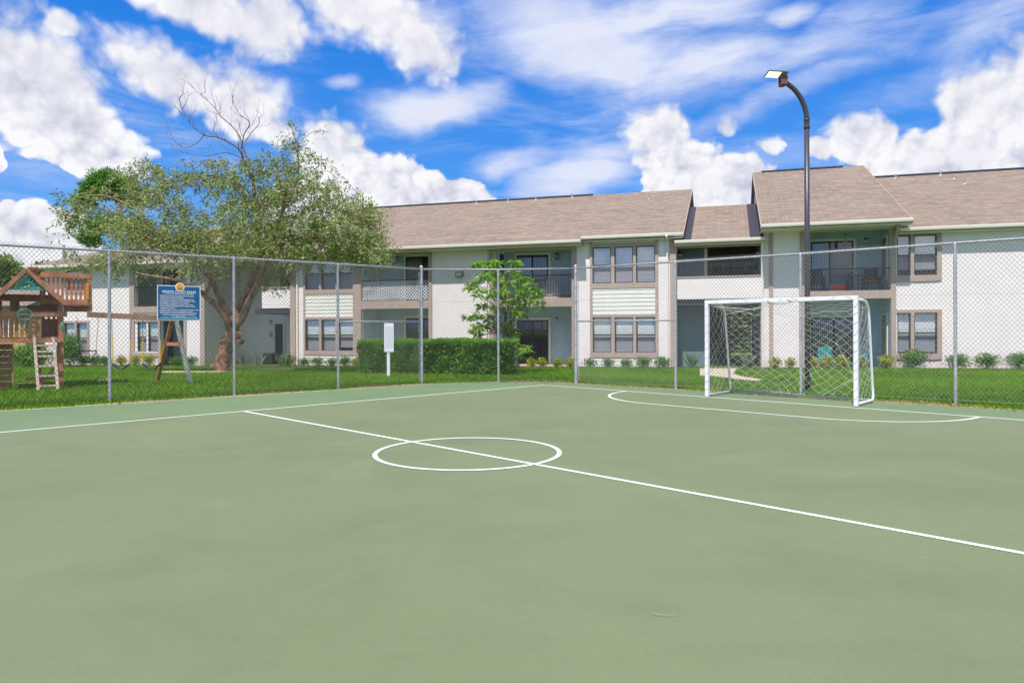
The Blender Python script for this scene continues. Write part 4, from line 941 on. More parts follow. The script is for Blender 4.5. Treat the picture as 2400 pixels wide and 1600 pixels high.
# white sign on a post, past the fence
wp = grd(913, 882, -.02); ws = empty('sign_post', (wp.x, wp.y, -.02)); tag(ws, 'blank white panel on a white wooden post, in front of the hedge', 'sign post')
sc_ = wp.y / F
b = MB(); b.box(-.075, .02, -.05, .05, -.3, (882 - 760) * sc_ + .0); b.build('post', M['white'], ws, bevel=.006)
b = MB(); b.box(-.15, .145, -.075, -.055, (882 - 824) * sc_, (882 - 757) * sc_); b.build('panel', M['white'], ws)
b = MB(); b.box(-.12, .12, -.078, -.0755, (882 - 815) * sc_, (882 - 765) * sc_); b.build('notice', mat('faded_notice', (.66, .68, .76), .5, .06, 20), ws)

# ------------------------------------------------------------------ plants
def clusterpts(g, n, c, r, shell=.55):
    d = g.normal(size=(n, 3)); d /= np.linalg.norm(d, axis=1, keepdims=True); rr = (shell + (1 - shell) * g.uniform(size=(n, 1))) if shell < 1 else 1
    return np.array(c) + d * rr * np.array(r), d
def limb(mb, px, r0, r1, k=9, wob=0.):
    """px: (x, y, Y) way points, smoothed into a tapering limb"""
    pts = [at(*p) if len(p) == 3 else Vector(p[:3]) for p in px]; out_ = []
    n = len(pts)
    for i in range(n - 1):
        p0, p1, p2, p3 = pts[max(i-1, 0)], pts[i], pts[i+1], pts[min(i+2, n-1)]
        for q in range(5):
            t = q / 5; out_.append(.5 * ((2*p1) + (-p0+p2)*t + (2*p0-5*p1+4*p2-p3)*t*t + (-p0+3*p1-3*p2+p3)*t**3))
    out_.append(pts[-1]); m = len(out_)
    rr = [r0 + (r1 - r0) * (i / (m - 1)) ** .8 for i in range(m)]; rr = [x * (1 + wob * math.sin(i * 2.1)) for i, x in enumerate(rr)]
    out_ = [p - base for p in out_]; mb.tube(out_, rr, k); return out_
base = grd(516, 870, -.05); TY = base.y
tree = empty('spreading_tree', base); tag(tree, 'large leaning tree with twin trunk, olive foliage and bare dead branches on top', 'tree')
tb = MB()
limb(tb, [(512, 884, TY), (518, 868, TY), (524, 835, TY), (536, 800, TY), (548, 765, TY), (552, 742, TY)], .32, .19, 12, .07)
limb(tb, [(548, 765, TY), (566, 745, TY - .1), (584, 705, TY - .2), (606, 660, TY - .3), (620, 620, TY - .4), (640, 560, TY - .6), (660, 500, TY - .8), (668, 450, TY - 1)], .185, .05, 10, .05)
limb(tb, [(550, 750, TY), (560, 720, TY + .15), (575, 690, TY + .2), (594, 645, TY + .4), (604, 612, TY + .5), (606, 560, TY + .7), (600, 500, TY + 1.), (595, 440, TY + 1), (592, 400, TY + .9)], .165, .05, 10, .05)
limb(tb, [(548, 755, TY), (527, 722, TY - .1), (508, 680, TY - .2), (488, 645, TY - .5), (462, 615, TY - .8), (430, 590, TY - 1), (390, 570, TY - 1.2), (340, 555, TY - 1.4)], .155, .04, 10, .05)
limb(tb, [(541, 780, TY), (532, 752, TY - .3), (512, 722, TY - .4), (488, 700, TY - .7), (468, 682, TY - 1.), (440, 668, TY - 1.2), (405, 655, TY - 1.5), (360, 648, TY - 1.8), (320, 640, TY - 2)], .14, .035, 10, .05)
limb(tb, [(480, 690, TY - .8), (492, 668, TY - .8), (490, 640, TY - .9), (494, 600, TY - 1), (500, 560, TY - 1.1)], .07, .03, 8)
limb(tb, [(455, 612, TY - .8), (450, 650, TY - .9), (448, 672, TY - 1.)], .05, .03, 6)
limb(tb, [(608, 600, TY + .3), (640, 580, TY), (690, 562, TY - .2), (740, 556, TY - .4), (780, 560, TY - .6), (830, 575, TY - .8)], .09, .02, 8)
limb(tb, [(640, 545, TY - .5), (690, 510, TY - .3), (740, 480, TY), (790, 465, TY)], .07, .02, 8)
limb(tb, [(600, 500, TY + 1), (570, 455, TY + .5), (540, 425, TY + .2), (500, 412, TY), (450, 420, TY - .3), (410, 450, TY - .6)], .06, .02, 8)
limb(tb, [(480, 640, TY - .6), (440, 560, TY), (400, 500, TY + .2), (360, 450, TY + .2), (320, 440, TY)], .06, .02, 8)
limb(tb, [(390, 570, TY - 1.2), (330, 500, TY - 1), (250, 460, TY - .8), (190, 465, TY - .6), (165, 500, TY - .5)], .045, .012, 7)
limb(tb, [(660, 500, TY - .8), (690, 440, TY - .4), (700, 380, TY - .2), (690, 320, TY), (680, 290, TY)], .05, .01, 7)
for (x, y) in ((520, 800), (556, 785), (502, 858), (563, 800)):
    p = at(x, y, TY - .12) - base; tb.lathe((p.x, p.y, p.z - .12), [(.05, 0), (.13, .06), (.15, .14), (.10, .22), (.02, .26)], 8)
tb.build('trunk', M['bark'], tree, smooth=True)
# dead limbs
db = MB(); gd_ = random.Random(11)
def dead(px, r0, r1, depth=0):
    r0 *= .8; px = [(x, 350 - (350 - y) * .88 if y < 350 else y, Y) for x, y, Y in px]
    pts = limb(db, px, r0, r1, 5)
    if depth < 2:
        for i in range(4, len(pts) - 1, 3 if depth == 0 else 4):
            p = pts[i]; d = (pts[i+1] - pts[i-1]).normalized(); side = Vector((gd_.uniform(-1, 1), gd_.uniform(-.6, .6), gd_.uniform(-.1, .8))); d2 = (d * .7 + side).normalized()
            l = gd_.uniform(.35, 1.0) * (1 - .45 * i / len(pts)); q = [p + base]
            for s_ in range(1, 4): q.append(p + base + d2 * l * s_ / 3 + Vector((gd_.uniform(-.1, .1), gd_.uniform(-.1, .1), .06 * s_ * s_ * gd_.uniform(-.4, 1))))
            rr = r0 * .38
            pp = [x - base for x in q]; db.tube(pp, [rr, rr * .7, rr * .5, rr * .25], 4)
            for _ in range(2):
                e_2 = pp[2] + Vector((gd_.uniform(-.4, .4), gd_.uniform(-.3, .3), gd_.uniform(0, .6))) * .9; db.tube([pp[1 + _], (pp[1 + _] + e_2) / 2 + Vector((0, 0, .05)), e_2], [rr * .4, rr * .3, rr * .15], 3)
dead([(592, 420, TY + .9), (570, 375, TY + .8), (560, 350, TY + .7), (515, 320, TY + .5), (478, 312, TY + .4), (445, 280, TY + .3), (430, 250, TY + .3), (420, 220, TY + .2)], .055, .008)
dead([(575, 362, TY + .7), (562, 320, TY + .7), (545, 290, TY + .9), (520, 265, TY + 1), (500, 235, TY + 1), (470, 205, TY + 1), (448, 182, TY + 1)], .04, .005)
dead([(565, 350, TY + .7), (572, 310, TY + .6), (585, 280, TY + .5), (560, 255, TY + .5), (545, 225, TY + .6), (548, 205, TY + .6)], .035, .005)
dead([(575, 330, TY + .6), (590, 305, TY + .5), (608, 280, TY + .3), (605, 262, TY + .3)], .022, .005)
dead([(478, 312, TY + .4), (460, 335, TY + .3), (430, 345, TY + .2), (405, 320, TY + .1), (395, 290, TY)], .022, .004)
dead([(515, 320, TY + .5), (500, 300, TY + .4), (508, 270, TY + .4), (500, 250, TY + .4)], .02, .004)
dead([(570, 372, TY + .7), (530, 358, TY + .4), (490, 365, TY + .2), (440, 360, TY), (400, 350, TY - .1)], .022, .004)
dead([(690, 400, TY), (700, 350, TY), (690, 310, TY), (700, 285, TY)], .02, .004)
db.build('dead_branches', M['deadwood'], tree)
# crown: drooping twigs carrying narrow leaves
g = np.random.default_rng(21); PP = []; DD = []; tw = MB()
blobs = [(185, 480, 48, 60, .0, 34, .8), (175, 520, 22, 45, 0, 24, .6), (290, 452, 55, 36, .2, 26, 1.2), (352, 432, 72, 46, .3, 62, 1.3), (345, 400, 35, 25, .3, 26, .8), (400, 480, 70, 60, 0, 75, 1.8), (430, 565, 130, 55, -.6, 155, 2.2), (270, 612, 85, 34, -1.2, 85, 1.4), (350, 545, 70, 50, -.8, 75, 1.6), (290, 530, 50, 45, -.5, 45, 1.),
         (600, 450, 100, 70, .4, 185, 2.6), (595, 540, 140, 76, 0, 270, 3.0), (640, 395, 70, 40, .4, 42, 1.6), (560, 600, 110, 38, -.6, 100, 2.2), (470, 628, 60, 24, -1, 26, 1.4), (540, 390, 60, 28, .5, 26, 1.2), (500, 420, 55, 25, .3, 30, 1.2),
         (740, 460, 90, 70, 0, 135, 2.3), (700, 325, 34, 45, 0, 13, .9), (725, 385, 42, 42, 0, 24, 1.0), (770, 540, 105, 72, -.3, 180, 2.4), (840, 590, 58, 48, -.5, 120, 1.4), (700, 597, 90, 38, -.3, 90, 2.), (850, 490, 45, 40, 0, 50, 1.), (865, 545, 38, 40, 0, 45, 1.), (640, 650, 26, 30, .6, 26, .7), (890, 600, 15, 30, -.5, 18, .5), (460, 420, 50, 40, 0, 26, 1.)]
for (x, y, rx, ry, dy, cnt, rd) in blobs:
    s_ = TY / F
    c_ = at(x, y, TY + dy) - base
    pts, dr = clusterpts(g, cnt, c_, (rx * s_, rd, ry * s_), .25)
    for p, d in zip(pts, dr):
        # one sprig: short arching twig from p, outward then down
        dn = np.array([d[0] * .8 + g.normal() * .35, d[1] * .6 + g.normal() * .35, g.uniform(-.1, .55)]); l = g.uniform(.35, .75)
        m_ = int(g.integers(18, 32)); t = g.uniform(0, 1, m_) ** .8
        q = p + np.outer(t, dn) * l; q[:, 2] -= (t ** 2) * l * .75; q += g.normal(size=(m_, 3)) * .075
        PP.append(q); dd = np.tile(dn, (m_, 1)) * .6 + g.normal(size=(m_, 3)) * .7; dd[:, 2] -= .45; DD.append(dd)
        if g.uniform() < .5:
            e_1 = p + dn * l * .5; e_1[2] -= .19 * l; e_2 = p + dn * l; e_2[2] -= .75 * l; tw.tube([p - dn * .4, p, e_1, e_2], [.012, .009, .006, .003], 3, cap=False)
PP = np.concatenate(PP); DD = np.concatenate(DD); n = len(PP)
cards('crown', PP, DD, g.uniform(.10, .19, n), g.uniform(.028, .052, n), M['leafO'], tree, seed=9)
tw.build('twigs', M['twig'], tree)

def leafball(name, loc, r, n, m, label, cat, group=None, L=(.07, .12), Wd=(.03, .05), up=.6, seed=1, stems=5, stemmat=None, shell=.3):
    g = np.random.default_rng(seed); root = empty(name, loc); tag(root, label, cat, group)
    p, d = clusterpts(g, n, (0, 0, r[2]), r, shell); p[:, 2] = np.maximum(p[:, 2], .02)
    lump = 1 + .22 * np.sin(p[:, :1] * 9 / max(r[0], .3) + seed) * np.sin(p[:, 2:] * 7 / max(r[2], .3)); p[:, :2] *= lump
    dd = d + g.normal(size=(n, 3)) * .6; dd[:, 2] += up
    cards('foliage', p, dd, g.uniform(*L, n), g.uniform(*Wd, n), m, root, seed=seed)
    b = MB()
    for i in range(stems):
        a = g.uniform(0, 6.28); b.tube([(0, 0, -.05), (math.cos(a) * r[0] * .3, math.sin(a) * r[1] * .3, r[2] * .9), (math.cos(a) * r[0] * .6, math.sin(a) * r[1] * .6, r[2] * 1.6)], [.012, .009, .004], 4)
    b.build('stem', stemmat or M['bark'], root); return root
# hedge
h0, h1 = fu(857, -6.6), fu(1208, -6.6); ht = 1.16
hq = fw((h0 + h1) / 2, -6.6); gzh = gz(hq.x, hq.y)
hedge = empty('hedge', (hq.x, hq.y, gzh), -TH); tag(hedge, 'long clipped green hedge behind the fence corner, below the white wall', 'hedge')
g = np.random.default_rng(31); n = 52000; hl = (h1 - h0) / 2; hw = .55
x = g.uniform(-hl, hl, n); f_ = g.uniform(size=n); side = g.integers(0, 3, n)
z = np.where(side == 0, ht, g.uniform(.03, ht, n)); y = np.where(side == 0, g.uniform(-hw, hw, n), np.where(side == 1, -hw, g.uniform(-hw, hw, n)))
dep = np.abs(g.normal(size=n)) * .12; wav = .05 * np.sin(x * 3.1) + .06 * np.sin(x * 7.3 + z * 5 + np.sin(z * 9)) + .055 * np.sin(x * 15 + z * 13 + np.sin(x * 4)) * np.sin(z * 17 + x * 3)
y = y + np.where(side == 1, dep + wav, 0); z = z - np.where(side == 0, dep * .6, 0) + np.where(side == 0, .02 * np.sin(x * 2.3) + .015 * np.sin(x * 9), 0); z *= 1 - .03 * (x < -hl * .6)
gap = (side == 1) & (np.hypot((x - .8) / .22, (z - .42) / .45) < 1) & (g.uniform(size=n) < .55)
endc = (side == 1) & (np.abs(x) > hl - .12); P0 = np.stack([x, y, z], 1)[~gap]; n = len(P0)
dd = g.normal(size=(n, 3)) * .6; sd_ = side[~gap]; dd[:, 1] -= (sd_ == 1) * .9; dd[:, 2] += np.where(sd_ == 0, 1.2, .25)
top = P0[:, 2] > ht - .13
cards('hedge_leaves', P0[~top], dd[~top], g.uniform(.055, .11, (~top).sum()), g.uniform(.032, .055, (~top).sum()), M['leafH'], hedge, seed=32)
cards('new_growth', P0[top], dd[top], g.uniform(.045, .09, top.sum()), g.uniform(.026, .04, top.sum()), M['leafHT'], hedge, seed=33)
b = MB()
for i in range(26):
    xx = -hl + .15 + (2 * hl - .3) * i / 25; b.tube([(xx, 0, -.1), (xx + .05, -.1, .45), (xx - .03, -.22, .95)], [.02, .015, .008], 5)
b.box(-hl + .15, hl - .15, .12, .3, .05, ht - .15); b.build('branches_and_shade_box', mat('hedge_shade', (.012, .025, .01), .95), hedge)
# mango tree
mp_ = grd(1181, 868, gzh); mp_ = at(1181, 866, 25.2); mt = empty('young_tree', (mp_.x, mp_.y, gz(mp_.x, mp_.y))); tag(mt, 'young broad-leaved tree with drooping bright green leaves, rising behind the hedge', 'tree')
base = Vector(mt.location); b = MB(); g = np.random.default_rng(41); PP = []; DD = []
limb(b, [(1183, 868, 25.2), (1184, 830, 25.2), (1180, 790, 25.2), (1185, 740, 25.2), (1190, 700, 25.2), (1180, 650, 25.2)], .06, .03, 7)
TIPS = [(1115, 622, 0), (1150, 612, .3), (1170, 612, 0), (1205, 612, -.2), (1130, 645, -.3), (1100, 670, 0), (1120, 690, -.5), (1145, 680, -.4), (1165, 655, -.5), (1190, 660, -.5), (1215, 655, -.2), (1235, 650, .2), (1250, 670, 0), (1262, 690, .1), (1265, 705, 0), (1240, 705, -.4), (1215, 690, -.5), (1185, 700, -.6), (1160, 715, -.5), (1130, 715, -.3), (1122, 735, 0), (1150, 740, .2), (1200, 725, -.5), (1222, 715, -.2), (1190, 755, 0), (1103, 745, 0), (1108, 768, -.2), (1130, 760, 0), (1150, 765, .1), (1118, 780, 0), (1195, 775, .1), (1205, 780, 0), (1230, 815, -.8), (1215, 825, -.6), (1180, 640, .3), (1155, 640, .2), (1205, 640, .3), (1175, 680, -.7), (1115, 660, .2), (1228, 735, .2), (1140, 628, 0), (1225, 670, -.4), (1200, 700, .3)]
for (x, y, dy) in TIPS:
    tip = at(x, y, 25.2 + dy * 1.3); cy = min(780, max(640, y + 55)); st = at(1183 + (x - 1183) * .12, cy, 25.2)
    b.tube([st - base, (st + tip) / 2 - base + Vector((0, 0, -.04)), tip - base], [.022, .015, .008], 5)
    for rep in range(2):
        tc = np.array(tip - base) + g.normal(size=3) * .10 * rep; m_ = 22
        a = g.uniform(0, 6.28, m_); dr = np.stack([np.cos(a) * .75, np.sin(a) * .75, g.uniform(-.95, .25, m_)], 1); PP.append(np.tile(tc, (m_, 1)) + dr * .04); DD.append(dr)
b.build('trunk', M['bark'], mt, smooth=True)
PP = np.concatenate(PP); DD = np.concatenate(DD); n = len(PP)
cards('crown', PP, DD, g.uniform(.20, .36, n), g.uniform(.05, .08, n), M['leafM'], mt, seed=42, curl=.25)

# pine far behind
def pine(px, py, Yd, h, spec, label, seed, m='leafP'):
    p = at(px, py, Yd); root = empty('pine_tree', (p.x, p.y, -.3)); tag(root, label, 'tree'); bs = Vector(root.location); g = np.random.default_rng(seed); b = MB()
    zt_ = at(px, spec[0][1], Yd).z; b.tube([(0, 0, 0), (.1, 0, zt_ * .5), (-.1, 0, zt_ * .8), (.0, 0, zt_ + .3)], [.3, .24, .16, .05], 8); PP = []; DD = []
    for (x, y, rx, ry, cnt) in spec:
        c_ = at(x, y, Yd) - bs; s_ = Yd / F; ps, dr = clusterpts(g, cnt, c_, (rx * s_, rx * s_ * .9, ry * s_), .3)
        b.tube([(0, 0, c_.z - 1.2), tuple(c_)], [.08, .03], 5)
        for q, d in zip(ps, dr):
            m_ = 34; a = g.normal(size=(m_, 3)); a /= np.linalg.norm(a, axis=1, keepdims=True); a[:, 2] = a[:, 2] * .6 + .35; PP.append(q + a * .12); DD.append(a)
    b.build('trunk', M['bark'], root, smooth=True); PP = np.concatenate(PP); DD = np.concatenate(DD); n = len(PP)
    cards('crown', PP, DD, g.uniform(.35, .6, n), g.uniform(.06, .10, n), M[m], root, seed=seed)
pine(286, 600, 62, 12, [(250, 425, 45, 25, 75), (215, 445, 28, 18, 32), (290, 440, 32, 22, 40), (200, 475, 28, 25, 32), (235, 530, 38, 28, 60), (212, 560, 35, 22, 45), (320, 470, 30, 24, 30), (318, 530, 34, 30, 50), (250, 455, 40, 18, 30)], 'tall pine standing far behind the left building roof', 51)
def fartree(px, py, rx, ry, Yd, label, seed, group=None, dens=1.):
    c_ = at(px, py, Yd); root = empty('broadleaf_tree', (c_.x, c_.y, -.3)); tag(root, label, 'tree', group); g = np.random.default_rng(seed); s_ = Yd / F; PP = []; DD = []
    b = MB(); b.tube([(0, 0, 0), (0, 0, c_.z + .3)], [.3, .12], 8); b.build('trunk', M['bark'], root)
    ps, dr = clusterpts(g, int(80 * dens), (0, 0, c_.z + .3), (rx * s_, rx * s_ * .8, ry * s_), .3)
    for q, d in zip(ps, dr):
        m_ = 60; a = g.normal(size=(m_, 3)); PP.append(q + a * .28 * (rx * s_ / 3 + .4)); DD.append(a + d * .8)
    PP = np.concatenate(PP); DD = np.concatenate(DD); n = len(PP)
    cards('crown', PP, DD, g.uniform(.25, .45, n), g.uniform(.16, .26, n), M['leafF'], root, seed=seed)
fartree(2, 640, 42, 35, 60, 'light green tree beyond the playset at the left edge', 61)
fartree(100, 655, 34, 26, 58, 'small tree showing between the playset roof and the left building', 62)
fartree(40, 740, 60, 45, 55, 'green tree low behind the playset tower', 63)
fartree(1735, 800, 60, 110, 46, 'green tree seen through the right breezeway opening', 64, dens=1.6)
fartree(1700, 640, 60, 30, 62, 'treetop showing through the upper opening of the right breezeway', 65)

# shrubs along the walls
k = 0
def shrub(px, n_, kind, size, label, seed):
    u = fu(px, n_, 860); q = fw(u, n_); loc = (q.x, q.y, gz(q.x, q.y))
    if kind == 'g': return leafball('shrub', loc, (size * .95, size * .8, size * .62), int(520 * (size / .35) ** 2), M['leafS'], label, 'shrub', 'green shrubs along the white walls', (.06, .12), (.03, .05), .7, seed, shell=.15)
    if kind == 'y': return leafball('yellow_shrub', loc, (size * .75, size * .7, size * .75), int(420 * (size / .3) ** 2), M['leafY'], label, 'shrub', 'yellow-leaved shrubs along the building fronts', (.06, .11), (.03, .05), .4, seed, shell=.1)
for i, (px, s_, lb_) in enumerate([(1383, .30, 'green shrub by the right corner fence post, leftmost of the five below the triple windows'), (1426, .30, 'second green shrub from the left below the right triple windows'), (1469, .30, 'middle green shrub of five below the right triple windows'), (1508, .36, 'tall green shrub below the right end of the triple windows'), (1553, .36, 'broad green shrub at the wall left of the right breezeway'),
    (2142, .56, 'largest green shrub on the right wall, below the blind-covered window'), (2245, .44, 'green shrub behind the rightmost fence post by the white wall'), (2313, .46, 'green shrub on plain white wall, right of the rightmost fence post'), (2388, .46, 'green shrub cut by the right edge of the photo'),
    (672, .46, 'green shrub at the left corner of the middle building, by the breezeway'), (713, .32, 'green shrub below the left pane of the left triple windows'), (745, .34, 'green shrub below the middle of the left triple windows'), (779, .32, 'green shrub behind the fence post below the left triple windows'), (808, .36, 'green shrub below the right pane of the left triple windows'),
    (195, .42, 'low green shrub under the trapeze bar on the left wall'), (222, .42, 'low green shrub between the trapeze rings and the leftmost fence post'), (246, .40, 'low green shrub behind the leftmost fence post'), (415, .42, 'green shrub seen between the legs of the swing frame'), (446, .38, 'green shrub right of the pale swing frame leg')]):
    shrub(px, -.55, 'g', s_, lb_, 100 + i)
for i, (px, s_, lb_) in enumerate([(1246, .28, 'yellow shrub in front of the dark sliding door, left one'), (1271, .28, 'yellow shrub in front of the dark sliding door, right one'), (1306, .28, 'single yellow shrub on the blue wall right of the dark sliding door'), (1336, .30, 'yellow shrub beside the right fence corner post'),
    (1817, .30, 'yellow shrub at the left end of the narrow white wall behind the net'), (1853, .28, 'yellow shrub in the middle of the narrow white wall behind the net'), (1905, .30, 'yellow shrub just right of the light pole'), (1940, .34, 'yellow shrub in front of the teal patio chair'), (1974, .34, 'yellow shrub right of the teal patio chair'), (2020, .30, 'yellow shrub between the right goal post and side net'), (2078, .36, 'yellow shrub at the brown post right of the goal'),
    (834, .28, 'yellow shrub left of the hedge below the triple windows'), (284, .36, 'yellow shrub behind the left belt swing'), (318, .36, 'yellow shrub between the two belt swings'), (349, .40, 'yellow shrub behind the right belt swing')]):
    shrub(px, -.7, 'y', s_, lb_, 140 + i)
q = fw(fu(163, -1.5, 840), -1.5); leafball('bush', (q.x, q.y, gz(q.x, q.y)), (.62, .6, .85), 3000, M['leafS'], 'tall rounded green bush right of the playset tower, by the left window', 'bush', None, (.07, .12), (.04, .06), .3, 160)
q = fw(fu(70, -1.5, 840), -1.5); leafball('bush', (q.x, q.y, gz(q.x, q.y)), (1.5, .8, .55), 4200, M['leafH'], 'wide dark bush seen under the playset deck', 'bush', None, (.08, .14), (.04, .07), .3, 161)
def spiky(px, n_, h, cnt, m, label, seed):
    u = fu(px, n_, 855); q = fw(u, n_); g = np.random.default_rng(seed); root = empty('spiky_plant', (q.x, q.y, gz(q.x, q.y))); tag(root, label, 'plant', 'spiky plants by the breezeways')
    a = g.uniform(0, 6.28, cnt); s_ = g.uniform(.08, .75, cnt); D = np.stack([np.cos(a) * s_, np.sin(a) * s_, np.ones(cnt)], 1); P0 = np.stack([np.cos(a) * .05, np.sin(a) * .05, np.zeros(cnt)], 1)
    cards('leaves', P0, D, g.uniform(.6, 1., cnt) * h, g.uniform(.05, .07, cnt), m, root, seed=seed, curl=.06); return root
spiky(571, -.3, .85, 22, M['leafA'], 'spiky plant nearest the leaning trunk, in the shaded breezeway', 171); spiky(604, -.3, .85, 16, M['leafA'], 'spiky plant between the trunk and the black door', 172); spiky(662, -.8, .95, 18, M['leafA'], 'spiky plant in front of the black door', 173)
spiky(1621, -.3, .85, 26, M['leafS'], 'upright spiky plant on the slate wall left of the goal', 174); spiky(1752, -.5, .7, 46, M['leafA'], 'pale agave beside the path behind the goal net', 175)

# ------------------------------------------------------------------ playset
PY = 17.4; pb = at(70, 905, PY); PA = math.atan2(-pb.x, PY); play = empty('playset', (pb.x, PY, 0), PA); tag(play, 'wooden climbing tower with green sunburst gable, ladder and slatted rails', 'playset')
PV, PW = Vector((-math.sin(PA), math.cos(PA))), Vector((math.cos(PA), math.sin(PA))); PB = Vector((pb.x, PY))
def tol(p): q = Vector((p.x, p.y)) - PB; return Vector((q.dot(PW), q.dot(PV), p.z))      # world point to the playset's own frame
def pl(px, py, d=0.):
    a, b_ = K(px, py); T = (d + PB.dot(PV)) / Vector((a, 1)).dot(PV); return tol(Vector((a * T, T, CH + b_ * T)))
def pbox(mb, px0, px1, py0, py1, d0, d1):
    a = pl(px0, py1, 0); b_ = pl(px1, py0, 0); mb.box(a.x, b_.x, d0, d1, a.z, b_.z)
for x0, x1, yt in ((138, 149, 700), (-22, -12, 700)):
    for d0 in (0, 1.35):
        b = MB(); pbox(b, x0, x1, yt, 912, d0, d0 + .11); b.build('post', M['wood'], play, bevel=.005)
b = MB(); pbox(b, -30, 150, 791.5, 804, -.04, 0); pbox(b, -30, 150, 791.5, 804, 1.46, 1.5)
for i in range(11): pbox(b, -30 + i * 16, -15.5 + i * 16, 791, 793, .02, 1.44)
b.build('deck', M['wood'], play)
b = MB(); pbox(b, -30, 157, 730.5, 741, -.05, .0)
for i in range(12):
    x0 = -18 + i * 13.2
    if x0 < 100: pbox(b, x0, x0 + 8, 741, 791, -.03, -.006)
b.build('slatted_rail', M['wood'], play)
b = MB(); pbox(b, -30, 150, 731, 740, 1.47, 1.51)
for i in range(13): x0 = -18 + i * 13.2; pbox(b, x0, x0 + 6.5, 741, 791, 1.47, 1.49)
pbox(b, 100, 138, 745, 791, 1.44, 1.468); pbox(b, -30, 150, 688, 731, 1.512, 1.53) if False else None
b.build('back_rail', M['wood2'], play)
# roof: two board slopes with gable
ap, er, el_2 = pl(62, 631), pl(152, 711), pl(-28, 711)
b = MB()
for e_1 in (er, el_2):
    nb_ = 9
    for i in range(nb_):
        t0, t1 = i / nb_, (i + .96) / nb_; a = ap.lerp(e_1, t0); c_ = ap.lerp(e_1, t1)
        b.v += [(a.x, -.22, a.z), (c_.x, -.22, c_.z), (c_.x, 1.7, c_.z), (a.x, 1.7, a.z), (a.x, -.22, a.z + .03), (c_.x, -.22, c_.z + .03), (c_.x, 1.7, c_.z + .03), (a.x, 1.7, a.z + .03)]
        i0 = len(b.v) - 8; b.f += [(i0, i0+3, i0+2, i0+1), (i0+4, i0+5, i0+6, i0+7), (i0, i0+1, i0+5, i0+4), (i0+1, i0+2, i0+6, i0+5), (i0+2, i0+3, i0+7, i0+6), (i0+3, i0, i0+4, i0+7)]
rf = b.build('roof', M['wood'], play)
b = MB()
for e_1 in (er, el_2): b.bar((ap.x, -.25, ap.z + .0), (e_1.x, -.25, e_1.z + .0), .03, .11, up=(0, 1, 0)) if False else b.bar((ap.x, -.245, ap.z - .02), (e_1.x, -.245, e_1.z - .02), .10, .03, up=(0, 1, 0))
b.build('barge_board', M['wood'], rf)
# sunburst
b = MB(); c0 = pl(63, 678); hl_ = pl(114, 678).x - c0.x; hh = pl(63, 636).z - c0.z
b.bar((c0.x - hl_, -.20, c0.z), (c0.x + hl_, -.20, c0.z), .055, .02, up=(0, 1, 0)); b.bar((c0.x - hl_, -.20, c0.z + .01), (c0.x, -.20, c0.z + hh), .055, .02, up=(0, 1, 0)); b.bar((c0.x + hl_, -.20, c0.z + .01), (c0.x, -.20, c0.z + hh), .055, .02, up=(0, 1, 0))
for i in range(1, 12):
    a = math.pi * i / 12; dx, dz = math.cos(a), math.sin(a)
    # reach to the triangle's edge
    L_ = 1 / (abs(dx) / hl_ + dz / hh)
    b.bar((c0.x + dx * .12, -.192, c0.z + dz * .12), (c0.x + dx * L_ * .97, -.192, c0.z + dz * L_ * .97), .032, .012, up=(0, 1, 0))
pr = [(c0.x + .17 * math.cos(math.pi * i / 12), -.205, c0.z + .17 * math.sin(math.pi * i / 12)) for i in range(13)]; b.tube(pr, .016, 6)
pr = [(c0.x + .06 * math.cos(math.pi * i / 8), -.205, c0.z + .06 * math.sin(math.pi * i / 8)) for i in range(9)]; b.tube(pr, .02, 6)
b.build('sunburst_gable', M['teal'], rf)
b = MB(); pbox(b, 68, 88, 627, 655, .75, 1.1); pbox(b, 65, 91, 621, 627, .71, 1.14); b.build('chimney', M['chimney'], rf, bevel=.004)
# back boards under the roof, inside
b = MB(); pbox(b, -20, 0, 700, 730, 1.48, 1.5); pbox(b, 20, 44, 690, 730, 1.48, 1.5); pbox(b, 62, 96, 712, 731, 1.48, 1.5); pbox(b, 96, 140, 690, 731, 1.48, 1.5); pbox(b, -25, 150, 686, 700, 1.48, 1.5); pbox(b, -25, 150, 690, 703, -.03, .0) if False else None
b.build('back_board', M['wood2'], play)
# lower left wall of boards
b = MB()
for i in range(7): pbox(b, -30, 27, 806 + i * 15, 820 + i * 15, .2, .23)
b.build('board_wall', M['wood2'], play); b = MB(); pbox(b, 27, 31, 806, 900, .17, .25); pbox(b, 31, 84, 897, 900, .2, .26); pbox(b, 84, 97, 806, 900, .9, 1.0); pbox(b, 60, 130, 886, 894, .6, .75); b.bar(pl(88, 906, .3), pl(128, 862, .3), .08, .06); b.build('lower_frame', M['wood'], play)
# ladder
ld = MB(); f0, f1 = pl(80, 795, -.05), tol(grd(90, 917, -.02)); g0, g1 = pl(125, 795, -.05), tol(grd(136, 915, -.02))
lad = empty('ladder'); lad.parent = play
b = MB(); b.bar(f0 + Vector((0, 0, .05)), f1, .06, .045); b.bar(g0 + Vector((0, 0, .05)), g1, .06, .045); bpy.data.objects.remove(lad); lad = b.build('ladder', M['greywood'], play, bevel=.004)
for i, t in enumerate((.12, .24, .33, .52, .71, .90)):
    a, c_ = f0.lerp(f1, t), g0.lerp(g1, t); k = MB(); k.bar(a, c_, .035, .045); k.build('rung', M['greywood'], lad)
